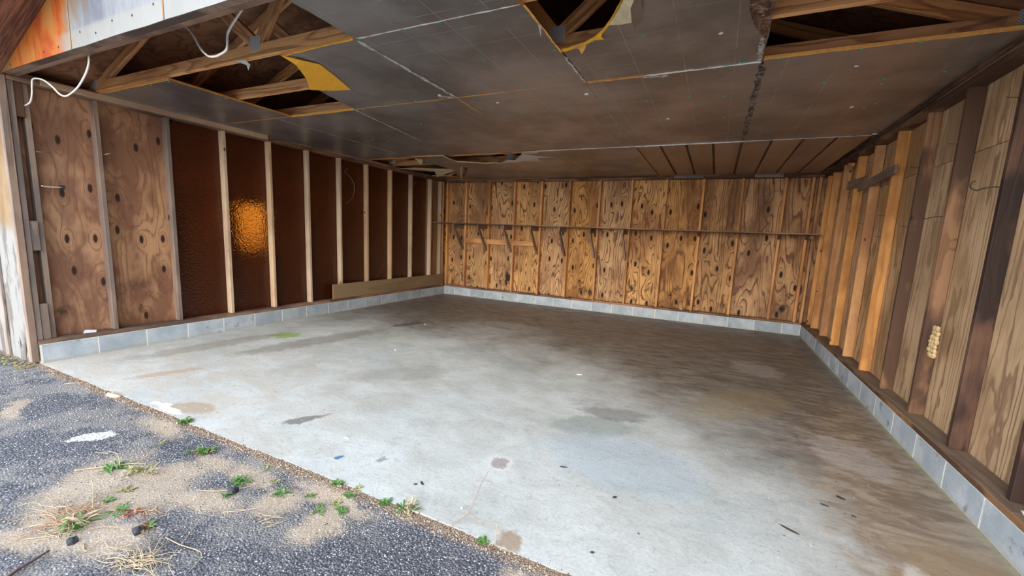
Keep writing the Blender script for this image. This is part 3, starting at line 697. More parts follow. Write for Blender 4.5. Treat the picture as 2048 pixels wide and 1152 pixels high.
# second row
for a, b in ((.015, 1.0), (1.003, 2.198), (2.203, 3.40), (3.403, 4.60), (4.603, 5.795), (5.803, 7.02)):
    panel(rect(a, b, 1.755 if b < 5 else (1.745 if b < 6 else 1.70), 4.02, .002))
# rear row: sagging, torn panel then boards
C1 = [(1.091, 3.994, 2.6), (1.389, 4.012, 2.6), (1.677, 4.028, 2.6), (1.675, 4.203, 2.585), (1.698, 4.378, 2.575), (1.85, 4.424, 2.57), (1.985, 4.496, 2.57), (2.11, 4.585, 2.57), (2.288, 4.58, 2.575), (2.329, 4.681, 2.58), (2.552, 4.504, 2.585), (2.65, 4.567, 2.585), (2.887, 4.329, 2.595), (2.974, 4.139, 2.598), (3.03, 4.03, 2.6),
      (3.4, 4.03, 2.6), (3.4, 5.2, 2.6), (3.4, 6.5, 2.6), (2.2, 6.5, 2.6), (1.2, 6.5, 2.6), (.56, 6.46, 2.6), (.683, 5.91, 2.598), (1.0, 5.396, 2.593), (1.067, 5.021, 2.588), (1.124, 4.624, 2.58), (.936, 4.489, 2.578), (1.02, 4.20, 2.59)]
tag(sheet('ceiling_panel', [(x, y, z-TH) for x, y, z in C1], .010, ['foil', 'foam_edge'], ce), 'sagging torn ceiling panel near the back left corner')
panel(rect(3.404, 4.585, 4.03, 6.50, .002)); panel([(.015, 5.95), (.40, 6.0), (.52, 6.30), (.50, 6.5), (.015, 6.5)])
cb = [4.59+.3005*i for i in range(9)]
for a, b in zip(cb, cb[1:]):
    o = lumber('ceiling_board', ((a+b)/2, 4.035, CH-.009), ((a+b)/2, 6.5, CH-.009), b-a-.028, .014, 'ceil_board', ce)
box('backing_board', (4.57, 4.03, CH-.0014), (7.02, 6.5, CH+.002), 'stud_dark', ce, 0)
# torn flaps and hanging scraps (all of the ceiling boards)
def flap(name, pts, mat, label=None, th=.0015):
    o = sheet(name, pts, th, [mat], ce)
    return tag(o, label) if label else o
dz_ = lambda L, d: [(x, y, z-d) for x, y, z in L]
flap('torn_flap', dz_([(2.716, .585, 2.595), (2.752, .683, 2.56), (2.608, .878, 2.55), (2.372, 1.102, 2.56), (2.486, 1.21, 2.575), (2.649, 1.289, 2.592), (2.773, 1.021, 2.592), (2.862, .798, 2.592), (2.816, .667, 2.58)], .007), 'foam', 'bright yellow foam corner laid bare beside the big ceiling hole')
flap('torn_flap', dz_([(.055, 4.876, 2.57), (.456, 4.857, 2.57), (.804, 4.966, 2.56), (1.117, 5.05, 2.56), (1.097, 5.252, 2.57), (.809, 5.325, 2.52), (.542, 5.424, 2.48), (.699, 5.124, 2.54), (.448, 5.052, 2.55)], 0), 'paper', 'cream torn flap hanging at the back left corner', .004)
flap('torn_flap', dz_([(1.09, 4.018, 2.59), (1.20, 4.06, 2.588), (1.10, 4.27, 2.565), (.95, 4.40, 2.53)], 0), 'paper', 'small cream triangle dangling from the rear ceiling tear')
flap('torn_edge', [(1.705, 4.492, 2.565), (1.705, 4.54, 2.563), (1.148, 5.382, 2.563), (.585, 6.282, 2.57), (.475, 6.348, 2.572), (1.10, 5.38, 2.567)], 'paper')
flap('torn_edge', [(1.446, 4.961, 2.565), (1.455, 5.068, 2.55), (1.333, 5.28, 2.54), (.885, 5.874, 2.565), (.808, 5.935, 2.567), (1.2, 5.4, 2.565)], 'rot')
flap('torn_edge', [(2.975, 4.137, 2.582), (3.133, 4.312, 2.578), (3.324, 4.457, 2.58), (3.07, 4.461, 2.575), (3.042, 4.785, 2.58), (2.794, 4.611, 2.57), (2.667, 4.648, 2.562), (2.361, 4.658, 2.56), (2.599, 4.413, 2.562), (2.696, 4.474, 2.562)], 'paper_grey', 'pale silver shreds of facing at the rear ceiling tear')
flap('torn_edge', [(3.034, 3.99, 2.583), (3.267, 4.029, 2.583), (3.235, 4.183, 2.583), (3.08, 4.124, 2.58), (2.979, 4.112, 2.574)], 'paper')
edge = [C1[i] for i in range(2, 13)]
bm = bmesh.new(); tube_bm(bm, [(x, y, z-TH-.001) for x, y, z in edge], .008, .006, 5); from_bm('torn_edge', bm, ce, ['paper'])
bm = bmesh.new(); tube_bm(bm, [(1.09, 3.994, 2.59), (1.4, 4.01, 2.588), (1.68, 4.03, 2.588)], .008, .008, 5); from_bm('torn_edge', bm, ce, ['foam_edge'])
flap('torn_flap', [(4.978, .941, 2.585), (5.032, .847, 2.575), (5.073, .764, 2.565), (5.114, .674, 2.555), (5.142, .605, 2.555), (5.19, .604, 2.55), (5.168, .673, 2.55), (5.142, .725, 2.54), (5.124, .863, 2.54), (5.06, .907, 2.56)], 'paper', 'pale yellow peeled flap hanging beside the curved ceiling tear')
flap('torn_flap', [(5.168, .673, 2.55), (5.19, .604, 2.55), (5.198, .666, 2.575), (5.186, .791, 2.567), (5.166, .921, 2.567), (5.131, .918, 2.53), (5.124, .863, 2.54), (5.142, .725, 2.54)], 'foil', 'grey curled foil of the peeled ceiling flap')
flap('hanging_scrap', [(4.706, 1.146, 2.59), (4.797, 1.126, 2.588), (4.788, 1.146, 2.575), (4.759, 1.168, 2.55), (4.751, 1.13, 2.565)], 'foam_edge')
flap('hanging_scrap', [(4.856, 1.077, 2.588), (4.923, 1.024, 2.588), (4.912, 1.039, 2.575), (4.924, 1.068, 2.572), (4.857, 1.076, 2.58)], 'foam')
flap('hanging_scrap', [(4.611, .792, 2.585), (4.626, .815, 2.583), (4.607, .854, 2.54)], 'paper_grey')
flap('hanging_scrap', [(2.25, .560, 2.60), (2.364, .558, 2.59), (2.364, .598, 2.57), (2.351, .589, 2.53), (2.333, .587, 2.57), (2.269, .573, 2.59)], 'paper_grey')
flap('rotted_patch', [(5.675, .93, ZB-.002), (5.68, 1.05, ZB-.003), (5.715, 1.22, ZB-.002), (5.75, 1.33, ZB-.003), (5.788, 1.39, ZB-.002), (5.792, 1.18, ZB-.002), (5.79, .80, ZB-.002), (5.70, .80, ZB-.002)], 'rot', 'rotted brown patch where the foil has gone at the panel edge')
# yellow foam edges that show beside the gaps
def edge_strip(a, b, w, name='foam_edge', mat='foam', z=ZB-.0015):
    P = ragged(a, b, 14, .004)+[b]; dx, dy = b[0]-a[0], b[1]-a[1]; L = math.hypot(dx, dy); nx, ny = -dy/L*w, dx/L*w
    Q = [(x+nx*R.uniform(.6, 1.1), y+ny*R.uniform(.6, 1.1)) for x, y in P][::-1]
    return sheet(name, [(x, y, z+R.uniform(-.001, .001)) for x, y in P+Q], .0015, [mat], ce)
edge_strip((4.63, 1.752), (5.30, 1.752), .022, mat='foam_edge'); edge_strip((5.80, 1.70), (7.0, 1.70), .018, mat='foam_edge')
edge_strip((4.618, .60), (4.618, 1.19), .014, mat='foam_edge'); edge_strip((1.25, .60), (1.25, 1.74), -.012, mat='foam_edge')
edge_strip((1.25, 1.756), (2.2, 1.756), .018); edge_strip((.15, .60), (1.25, .60), .014, mat='foam_edge'); edge_strip((2.72, .597), (3.42, .577), .016)
edge_strip((2.23, 1.752), (4.2, 1.752), .007, mat='foam_edge'); edge_strip((4.63, 1.168), (4.78, 1.13), .022)
bm = bmesh.new(); tube_bm(bm, [(x, y, ZB+.004) for x, y in tear[:12]], .011, .006, 5); from_bm('foam_edge', bm, ce, ['foam'])
def tape(a, b, w, mat='tape', n=24, gap=0):
    dx, dy = b[0]-a[0], b[1]-a[1]; L = math.hypot(dx, dy); nx, ny = -dy/L, dx/L
    A = []; B = []
    for i in range(n+1):
        x, y = a[0]+dx*i/n, a[1]+dy*i/n; e = 1 if 0 < i < n else .3
        p, q = w*R.uniform(.3, 1)*e, w*R.uniform(.3, 1)*e
        A.append((x+nx*p, y+ny*p)); B.append((x-nx*q, y-ny*q))
    return sheet('seam_tape', [(x, y, ZB-.003+R.uniform(-.0015, .001)) for x, y in A+B[::-1]], .002, [mat], ce)
tape((3.433, .60), (3.433, 1.745), .022); tape((2.2, 1.76), (1.98, 3.1), .016); tape((5.80, 1.76), (5.80, 4.0), .03, 'tape_dark', 40); tape((5.765, 1.38), (5.775, 1.72), .022, n=14)
tape((3.02, 4.03), (4.58, 4.03), .008, 'tapew'); tape((4.58, 4.03), (5.80, 4.03), .014, 'tapew'); tape((5.80, 4.03), (6.98, 4.03), .005, 'tapew')
tape((5.06, 1.745), (5.79, 1.735), .012, 'tapew'); tape((3.45, .583), (4.60, .583), .007, 'tapew'); tape((4.612, 1.25), (4.612, 1.74), .014)
tape((5.03, 1.76), (5.22, 1.80), .03); tape((3.40, 1.74), (3.30, 1.66), .03); tape((1.0, 1.8), (1.0, 3.9), .005); tape((3.43, 1.77), (3.40, 2.25), .006, 'foam_edge'); tape((4.6, 1.8), (4.6, 3.9), .003)
for a, b, rr in (((3.06, 4.028), (4.6, 4.028), .004), ((4.6, 4.028), (5.8, 4.028), .008), ((5.8, 4.028), (6.95, 4.028), .0025), ((5.10, 1.742), (5.79, 1.735), .004)):
    q = ragged(a, b, 30, .0025)+[b]; bm = bmesh.new(); tube_bm(bm, [(x, y, ZB-.003-R.uniform(0, .003)) for x, y in q], rr, rr, 5); from_bm('seam_lip', bm, ce, ['tapew'])
# fasteners: green plastic washers and bare nail heads
bm = bmesh.new(); s_ = 10
for k in range(s_):
    a0, a1 = 2*math.pi*k/s_, 2*math.pi*(k+1)/s_
    q = [[(r*math.cos(a), r*math.sin(a), z) for r, z in ((.010, 0), (.0075, -.004), (.0045, -.002))] for a in (a0, a1)]
    for j in range(2): bm.faces.new([bm.verts.new(p) for p in (q[0][j], q[1][j], q[1][j+1], q[0][j+1])])
bmesh.ops.remove_doubles(bm, verts=bm.verts, dist=1e-5); bmesh.ops.recalc_face_normals(bm, faces=bm.faces)
wm = bpy.data.meshes.new('washer'); bm.to_mesh(wm); bm.free(); wm.materials.append(M['green'])
bm = bmesh.new(); bmesh.ops.create_icosphere(bm, subdivisions=1, radius=.004); nm = bpy.data.meshes.new('nail_head'); bm.to_mesh(nm); bm.free(); nm.materials.append(M['steel'])
WP = [(4.06, 1.15), (4.08, .60), (3.83, .605), (3.46, .61), (5.14, 1.14), (4.58, 1.15), (4.79, 1.70), (4.99, 2.31), (6.31, 1.73), (6.58, 1.73), (5.89, 1.73), (6.23, 2.27), (6.58, 2.30), (6.88, 2.27), (6.69, 2.90),
      (6.24, 2.87), (5.32, 2.31), (4.54, 2.69), (3.77, 2.35), (5.68, 1.72), (5.60, 1.72), (3.9, 1.73), (3.6, 1.77), (4.1, 1.73), (3.0, 1.73), (2.6, 1.77), (2.8, 1.73), (2.3, 1.77), (1.2, .63), (.9, .63), (1.2, 1.1)]
for ty in (2.41, 3.0, 3.6):
    WP += [(x+R.uniform(-.05, .05), ty+R.uniform(-.03, .03)) for x in [.5+1.02*i for i in range(7)]]
for x, y in WP: o = link('washer', wm, ce); o.location = (x, y, ZB)
for i in range(34):
    x, y = R.uniform(.2, 6.8), R.uniform(1.8, 3.95)
    o = link('nail_head', nm, ce); o.location = (x, y, ZB-.001); o.scale = (R.uniform(.6, 1.5),)*3
for x, y, s in ((3.72, 1.98, 2), (4.55, 2.0, 2.4), (5.1, 2.9, 2), (6.55, 2.95, 2), (6.35, 2.0, 1.6), (6.98, 3.98, 3), (5.55, 1.25, 1.6), (3.32, 1.65, 2)):
    bm = bmesh.new(); bmesh.ops.create_icosphere(bm, subdivisions=1, radius=.008*s)
    for v in bm.verts: v.co = Vector((v.co.x*R.uniform(.5, 1.5), v.co.y*R.uniform(.5, 1.5), v.co.z*.4))
    o = from_bm('torn_spot', bm, ce, ['whitebit']); o.location = (x, y, ZB-.002)

# ------------------------------------------------------------------ shelf along the back wall
sf = bpy.data.objects.new('wall_shelf', None); COL.objects.link(sf); sf.location = (3.5, D, 1.6)
tag(sf, 'long thin wooden shelf on slanting brackets along the back wall', 'shelf')
def sp(name, a, b, w, t, mat, side, lab=None):
    o = lumber(name, Vector(a)-sf.location, Vector(b)-sf.location, w, t, mat, sf, side=side); return tag(o, lab) if lab else o
ZS = 1.625
sp('shelf_board', (-.10, 6.31, ZS), (3.55, 6.31, ZS+.004), .40, .019, 'shelf', (0, 1, 0)); sp('shelf_board', (3.553, 6.31, ZS+.004), (W+.02, 6.31, ZS+.012), .40, .019, 'shelf', (0, 1, 0))
for k, x in enumerate(bx[:7]):
    xx = x-.019
    sp('bracket_arm', (xx-.045, D, ZS-.055), (xx-.045, 6.14, ZS-.055), .038, .085, 'shelf', (1, 0, 0))
    sp('brace', (xx-.045, 6.19, ZS-.10), (xx-.028, D-.01, 1.06), .036, .06, 'shelf', (1, 0, 0))
for x in bx[7:]: sp('cleat', (x-.019, D-.01, ZS-.045), (x-.019, 6.42, ZS-.045), .038, .07, 'stud_brown', (1, 0, 0))
sp('bracket_arm', (6.94, D, ZS-.04), (6.94, 6.13, ZS-.04), .05, .05, 'shelf', (1, 0, 0))

# long board standing on the left sill plate
b = lumber('long_board', (-.030, 3.38, PT+.125), (-.030, 6.50, PT+.125), .016, .25, 'leanboard', None)
tag(b, 'long grey-brown board standing on the left sill against the studs', 'board')

# ------------------------------------------------------------------ cables, wires, hooks, nails
c = tube('cable', [(1.27, .085, 2.61), (1.25, .09, 2.54), (1.19, .09, 2.47), (1.05, .09, 2.39), (.91, .09, 2.35), (.80, .09, 2.34), (.70, .09, 2.37), (.60, .09, 2.43), (.47, .09, 2.49), (.36, .09, 2.52), (.24, .09, 2.53), (.21, .09, 2.49), (.19, .09, 2.42), (.10, .10, 2.36), (-.02, .10, 2.34)], .0065, 'white')
tag(c, 'white cable sagging from the header to the left wall plate', 'cable')
c = tube('cable', [(1.95, .09, 2.80), (2.03, .25, 2.775), (2.13, .3, 2.74), (2.21, .3, 2.68), (2.29, .3, 2.58), (2.37, .3, 2.52), (2.44, .3, 2.505), (2.51, .3, 2.51), (2.585, .3, 2.535), (2.60, .3, 2.62), (2.65, .3, 2.67), (2.71, .3, 2.71), (2.82, .3, 2.79), (2.9, .3, 2.9)], .0075, 'white')
tag(c, 'white cable hanging in a U in front of the nearest truss', 'cable')
c = tube('cable', [(1.55, .07, 2.64), (1.62, .1, 2.617), (1.68, .1, 2.603), (1.72, .1, 2.60), (1.78, .1, 2.612), (1.88, .1, 2.62), (1.97, .1, 2.63), (2.03, .08, 2.66)], .005, 'white')
tag(c, 'short white cable stub lying along the header beam', 'cable')
c = tube('cable', [(-.05, .155, 1.655), (-.08, .20, 1.652), (-.10, .26, 1.655), (-.132, .31, 1.66)], .006, 'white')
tag(c, 'short pale cable poking from a hole in the left plywood', 'cable')
box('cable_hole', (-.1345, .295, 1.645), (-.130, .335, 1.68), 'darkbit', wl, 0)
for a, b_ in (((-.03, .14, 1.955), (-.10, .25, 1.97)), ((-.06, .56, 2.17), (-.03, .52, 2.16)), ((-.06, .62, 2.02), (-.02, .66, 2.04))):
    tube('nail', [a, b_], .0028, 'steel', wl, sm=False)
c = tube('thin_wire', [(-.10, 3.80, 2.40), (-.10, 3.73, 2.34), (-.10, 3.86, 2.25), (-.10, 3.93, 2.12), (-.10, 3.90, 1.95), (-.10, 3.79, 1.84), (-.10, 3.74, 1.83)], .0022, 'steel'); tag(c, 'thin grey wire curling down a dark bay of the left wall', 'wire')
c = tube('thin_wire', [(-.10, 5.42, 2.30), (-.09, 5.50, 2.37), (-.08, 5.57, 2.42)], .0022, 'steel'); tag(c, 'short straight wire in the rearmost dark bay, left wall', 'wire')
def hook(y, z, s, label, d=1):
    P = [(W+.075, y, z), (W+.02, y+.01, z+.002), (W-.01, y+.03, z-.004), (W-.025, y+.05, z-.012), (W-.05, y+.058, z+.004), (W-.055, y+.05, z+.03), (W-.04, y+.045, z+.042)]
    c = tube('hook', P, .0035*s, 'rustmetal'); tag(c, label, 'hook')
hook(1.86, 1.80, 1.2, 'bent rusty steel hook in the second dark stud, right wall'); hook(2.47, 1.67, 1, 'smaller rusty hook in the third stud, right wall')
for y, z in ((1.86, 2.28), (2.47, 2.16), (3.07, 2.10), (3.67, 1.75), (3.07, 1.62), (4.28, 2.35), (4.9, 1.9), (3.68, 1.55), (4.28, 1.7)):
    tube('nail', [(W+.06, y-.02, z), (W-.0, y-.0, z+.012)], .0022, 'rustmetal', wr, sm=False)
# insect nest on the right wall: knobbly mud comb with cells
bm = bmesh.new()
for i in range(7):
    for j in range(3):
        c = Vector((W+.048+R.uniform(-.004, .004), 2.285-.03*j+R.uniform(-.004, .004), .90-.031*i+R.uniform(-.004, .004)))
        bmesh.ops.create_icosphere(bm, subdivisions=2, radius=.018, matrix=Matrix.Translation(c) @ Matrix.Diagonal((.7, 1, 1.05, 1)))
for v in bm.verts: v.co += Vector((R.uniform(-1, 1), R.uniform(-1, 1), R.uniform(-1, 1)))*.0025
o = from_bm('insect_nest', bm, None, ['nest'], False); tag(o, 'pale tan lumpy insect nest stuck on the right wall', 'nest')

# scraps on the sills
def scrap(name, pts, mat, label, cat, th=.003, group=None):
    bm = bmesh.new(); f = bm.faces.new([bm.verts.new(p) for p in pts]); r = bmesh.ops.extrude_face_region(bm, geom=[f])
    bmesh.ops.translate(bm, vec=(0, 0, th), verts=[v for v in r['geom'] if isinstance(v, bmesh.types.BMVert)])
    return tag(from_bm(name, bm, None, [mat]), label, cat, group)
scrap('paper_scrap', [(-.06, .33, PT+.001), (-.03, .42, PT+.001), (-.07, .44, PT+.014), (-.10, .36, PT+.024)], 'whitebit', 'crumpled white scrap on the left sill under the brown plywood', 'paper')
scrap('paper_scrap', [(W+.02, 1.02, PT+.001), (W+.05, 1.14, PT+.001), (W+.10, 1.12, PT+.006), (W+.08, 1.00, PT+.006)], 'whitebit', 'white scrap on the right sill at the right photo edge', 'paper')
scrap('paper_scrap', [(5.16, D+.0, PT+.001), (5.21, D+.0, PT+.001), (5.21, D+.05, PT+.012), (5.17, D+.05, PT+.018)], 'whitebit', 'tiny white scrap on the back sill', 'paper')

# ------------------------------------------------------------------ debris on the floor
def bit(name, x, y, L, w, ang, mat, label, cat, h=.006, z=0):
    bm = bmesh.new(); bmesh.ops.create_icosphere(bm, subdivisions=2, radius=.5)
    for v in bm.verts:
        v.co *= 1+.25*mn.noise(v.co*3+Vector((x, y, 0))*9)
        bend = .15*(v.co.x**2)
        v.co = Vector((v.co.x*L, (v.co.y)*w+bend*L, v.co.z*h))
    o = from_bm(name, bm, None, [mat], True); o.location = (x, y, z+h*.42); o.rotation_euler = (0, 0, ang); return tag(o, label, cat)
bit('twig_piece', 4.94, .77, .05, .012, .3, 'darkbit', 'dark curled twig on the floor right of the round scar', 'debris')
bit('twig_piece', 4.30, .21, .04, .014, -.6, 'darkbit', 'dark dropping near the slab edge, larger of two', 'debris')
bit('twig_piece', 4.275, .185, .02, .014, .6, 'darkbit', 'dark dropping near the slab edge, smaller of two', 'debris')
bit('leaf_fragment', 6.44, 1.26, .05, .025, -.6, 'darkbit', 'dark leaf bit on the floor, farthest of the three at right', 'debris')
bit('leaf_fragment', 6.34, 1.13, .045, .014, -.3, 'darkbit', 'thin dark bit on the floor, leftmost of the three at right', 'debris')
bit('leaf_fragment', 6.46, 1.09, .025, .012, -.6, 'darkbit', 'small dark bit on the floor, nearest of the three at right', 'debris')
bit('twig_piece', 6.13, .79, .10, .015, -.5, 'darkbit', 'long dark twig lying on the pale floor toward the lower right', 'debris')
bit('leaf_fragment', 5.29, .62, .03, .016, .8, 'darkbit', 'dark speck on the blue-grey part of the floor', 'debris')
bit('leaf_fragment', 5.29, .16, .02, .014, .4, 'darkbit', 'dark speck near the slab edge at bottom centre', 'debris')
bit('white_peg', 3.54, .38, .045, .008, .05, 'whitebit', 'thin white peg on the floor behind the blue paint spot', 'debris')
bit('white_chip', 4.61, .14, .012, .012, 0, 'whitebit', 'small round white chip near the slab edge', 'debris')
bit('white_chip', 1.74, 3.55, .03, .02, 0, 'whitebit', 'white chip on the dark scratch at the rear of the floor', 'debris')
bit('white_peg', 4.50, 2.55, .07, .008, .2, 'whitebit', 'thin white sliver in the middle of the floor', 'debris')
bit('white_peg', 2.35, 2.2, .03, .01, .8, 'whitebit', 'tiny white chip on the floor left of the centre', 'debris')
bit('flat_stone', 1.46, -.035, .17, .06, .1, 'stone', 'flat tan stone lying at the slab edge', 'stone', .03, -.01)
for x, y, s, l in ((3.25, -.86, .035, 'black asphalt lump below the straw heap'), (3.42, -.70, .04, 'black asphalt lump beside the dried brown weed'), (3.48, -.32, .045, 'black asphalt lump under the bright green weed')):
    bm = bmesh.new(); bmesh.ops.create_icosphere(bm, subdivisions=2, radius=s/2)
    for v in bm.verts: v.co = v.co*(1+.5*mn.noise(v.co*70))
    o = from_bm('asphalt_lump', bm, None, ['asphalt_lump']); o.location = (x, y, gz(x, y)+s*.3); tag(o, l, 'lump')

# ------------------------------------------------------------------ weeds, straw, twigs
def weed(x, y, s, n, mat, label, rise=.5, wd=.16, stretch=1, ang=0, mat2=None, cat='weed'):
    bm = bmesh.new(); z0 = gz(x, y)
    for i in range(n):
        a = R.uniform(0, 2*math.pi); L = s*R.uniform(.55, 1); w_ = L*wd*R.uniform(.7, 1.3); rz = R.uniform(.15, 1)*rise
        ox, oy = R.uniform(-1, 1)*s*.35*stretch, R.uniform(-.35, .35)*s
        ox, oy = ox*math.cos(ang)-oy*math.sin(ang), ox*math.sin(ang)+oy*math.cos(ang)
        d = Vector((math.cos(a), math.sin(a), 0)); q = Vector((-d.y, d.x, 0)); rows = []
        for k, (t, ww) in enumerate(((0, .3), (.35, 1), (.7, .8), (1, .05))):
            c = d*L*t+Vector((ox, oy, L*rz*math.sin(t*2.3)+.002))
            rows.append([bm.verts.new(c-q*w_*ww*.5+Vector((0, 0, .15*w_*ww))), bm.verts.new(c), bm.verts.new(c+q*w_*ww*.5+Vector((0, 0, .15*w_*ww)))])
        mi = 1 if mat2 and R.random() < .35 else 0
        for r0, r1 in zip(rows, rows[1:]):
            for j in range(2): f = bm.faces.new((r0[j], r0[j+1], r1[j+1], r1[j])); f.material_index = mi
    o = from_bm('weed', bm, None, [mat]+([mat2] if mat2 else [])); o.location = (x, y, z0); return tag(o, label, cat, 'weeds in the asphalt')
weed(2.42, -.02, .055, 26, 'leaf', 'small green weed at the slab edge, nearest the round tan stain', wd=.35, stretch=1.4)
weed(2.60, -.24, .045, 14, 'leaf_pale', 'tiny pale weed in the sand between the white paint patch and the slab')
weed(2.70, -.51, .085, 22, 'leaf', 'broad-leaved green weed left of the yellow-green tuft', .35, .25, 1.6)
weed(2.91, -.17, .06, 40, 'leaf', 'reddish and green spreading weed beside the slab edge', .4, .3, 2.6, .5, 'leaf_red')
weed(2.86, -.45, .08, 46, 'leaf_pale', 'yellow-green grassy tuft running across the sand', .6, .12, 2.6, .4, 'straw')
weed(2.98, -.57, .045, 22, 'leaf_pale', 'thin brownish-green end of the tuft in the sand', .4, .2, 1.6, .6, 'straw_dark')
weed(3.01, -.66, .04, 10, 'leaf', 'little green weed below the yellow-green tuft', .3, .3)
weed(3.11, -.79, .10, 26, 'leaf', 'green weed growing through the largest straw heap', .4, .2, 1.3, .4, 'straw')
weed(3.17, -.67, .06, 18, 'leaf', 'dull green weed right of the largest straw heap', .3, .22, 1.6)
weed(3.24, -.64, .06, 26, 'leaf_red', 'withered reddish weed in the middle of the sand', .4, .14, 1.6, .2, 'straw_dark')
weed(3.41, -.67, .055, 22, 'deadleaf', 'dried brown weed beside the black lump', .6, .3, 1.3, .4, 'leaf')
weed(3.42, -.25, .06, 26, 'leaf', 'bright green weed by the dark lump, upper one', .5, .28, 1.5, .6)
weed(3.47, -.35, .05, 16, 'leaf', 'bright green weed by the dark lump, lower one', .4, .28, 1.3, .8)
weed(3.70, -.21, .05, 24, 'leaf', 'star-shaped green weed in the sand right of the centre tuft', .5, .2)
weed(3.58, -.15, .035, 12, 'leaf_pale', 'tiny weed just above the star-shaped one', .4, .25)
weed(3.84, -.14, .035, 16, 'leaf', 'faint green weed between two dark asphalt strips', .3, .25)
weed(3.91, -.02, .04, 22, 'leaf', 'green weed on the slab edge below the blue paint spot', .5, .35)
weed(4.03, -.055, .035, 20, 'leaf', 'compact green weed in a pair near the slab, right one', .4, .35)
weed(4.01, -.12, .035, 14, 'leaf_pale', 'pale compact weed in a pair near the slab, left one', .3, .35)
weed(4.08, -.155, .045, 24, 'leaf', 'green weed above the bright sandy patch', .4, .3)
weed(3.98, -.20, .045, 20, 'leaf', 'loose green weed left of the bright sandy patch', .3, .2, 1.5)
weed(4.24, -.02, .04, 22, 'leaf', 'green weed on the slab edge above the dark asphalt', .4, .35, 1.2)
weed(4.385, -.01, .075, 46, 'leaf', 'largest spiky weed on the slab edge, with dry blades', .7, .13, 1.3, -.3, 'straw')
weed(4.82, -.02, .03, 26, 'leaf', 'small clover-like weed near the upright straw, bottom centre', .5, .5, 2.2, -.3)
weed(4.03, .0, .03, 12, 'leaf_pale', 'tiny pale weed touching the slab edge', .4, .35)
weed(3.41, -.10, .03, 12, 'leaf_pale', 'tiny weed on the slab edge left of the blue paint spot', .4, .35)
def clump(name, x, y, n, L, spread, mats, label, cat, ang=0, rise=.35, r=.0018, group=None):
    bm = bmesh.new(); z0 = gz(x, y)
    for i in range(n):
        a = ang+R.gauss(0, .6)+(math.pi if R.random() < .4 else 0); l = L*R.uniform(.4, 1)
        p = Vector((R.gauss(0, spread), R.gauss(0, spread*.6), .004)); P = [p.copy()]; h = R.uniform(0, rise)
        for k in range(5):
            a += R.gauss(0, .35); p = p+Vector((math.cos(a), math.sin(a), h*(1-k/2.2)))*l/5; p.z = max(p.z, .003); P.append(p.copy())
        b0 = len(bm.faces); tube_bm(bm, P, r, r*.4, 4); bm.faces.ensure_lookup_table(); mi = R.randrange(len(mats))
        for f in bm.faces[b0:]: f.material_index = mi
    o = from_bm(name, bm, None, mats); o.location = (x, y, z0); return tag(o, label, cat, group)
GS = 'dry grass on the asphalt'
clump('dry_grass', 3.02, -.80, 90, .22, .055, ['straw', 'straw_dark'], 'largest heap of dry straw, lying on the sand at lower left', 'dry grass', .5, .5, group=GS)
clump('dry_grass', 3.62, -.79, 60, .17, .035, ['straw'], 'pale dry straw heap at the bottom edge of the photo', 'dry grass', .2, .4, group=GS)
clump('dry_grass', 3.10, -.86, 40, .12, .04, ['straw'], 'thin straw scatter below the largest heap', 'dry grass', .5, .2, group=GS)
clump('dry_grass', 3.30, -.62, 14, .10, .03, ['straw_dark', 'straw'], 'curled dead stems right of the reddish weed', 'dry grass', .2, .5, group=GS)
clump('dry_grass', 3.80, -.38, 12, .12, .04, ['straw'], 'few dry stems on the sand above the dark asphalt', 'dry grass', .8, .2, group=GS)
def twig(pts, r, mat, label, cat='twig', extra=()):
    bm = bmesh.new(); tube_bm(bm, smooth_pts([(x, y, z+gz(x, y) if z < .5 else z) for x, y, z in pts], 4), r, r*.5, 5)
    for e in extra: tube_bm(bm, smooth_pts([(x, y, z+gz(x, y)) for x, y, z in e], 4), r*.7, r*.4, 5)
    return tag(from_bm('twig', bm, None, [mat], True), label, cat)
twig([(3.42, -1.20, .014), (3.30, -1.05, .014), (3.27, -.98, .014), (3.25, -.93, .014)], .009, 'twig', 'thick dark stick in the lower left corner')
twig([(2.55, -.62, .005), (2.66, -.52, .01), (2.74, -.44, .012), (2.80, -.40, .01)], .004, 'straw', 'forked pale twig beside the broad-leaved weed', extra=[[(2.70, -.48, .01), (2.60, -.45, .03), (2.48, -.45, .02)], [(2.76, -.43, .01), (2.72, -.33, .03), (2.68, -.28, .03)], [(2.52, -.46, .02), (2.47, -.50, .03)]])
twig([(3.05, -.72, .02), (2.95, -.68, .06), (2.88, -.66, .09)], .003, 'straw', 'single upright straw leaning out of the largest heap')
twig([(3.30, -.84, .005), (3.38, -.86, .012), (3.36, -.80, .01), (3.44, -.80, .006), (3.50, -.74, .004)], .003, 'straw', 'loose curl of pale root under the black lump')
twig([(3.56, -.66, .005), (3.68, -.66, .012), (3.78, -.64, .008), (3.83, -.66, .01), (3.86, -.72, .004)], .0028, 'straw', 'looping pale root right of the bottom straw heap', extra=[[(3.68, -.66, .01), (3.76, -.74, .02), (3.84, -.76, .01)], [(3.68, -.66, .01), (3.60, -.56, .01), (3.57, -.52, .01)]])
twig([(3.50, -.84, .005), (3.55, -.82, .014), (3.62, -.80, .006)], .0035, 'straw', 'short pale root joining the bottom straw heap')
twig([(3.30, -.40, .004), (3.40, -.36, .008), (3.48, -.29, .008), (3.52, -.22, .004)], .003, 'straw', 'thin root crossing under the bright green weed')
twig([(3.60, -.44, .004), (3.70, -.38, .02), (3.76, -.30, .02)], .0025, 'straw', 'forked straw on the gravel below the star-shaped weed', extra=[[(3.70, -.38, .02), (3.66, -.42, .03)]])
twig([(2.06, -.20, .005), (2.02, -.14, .01), (2.0, -.10, .005)], .004, 'straw', 'pale splinter above the white paint patch')
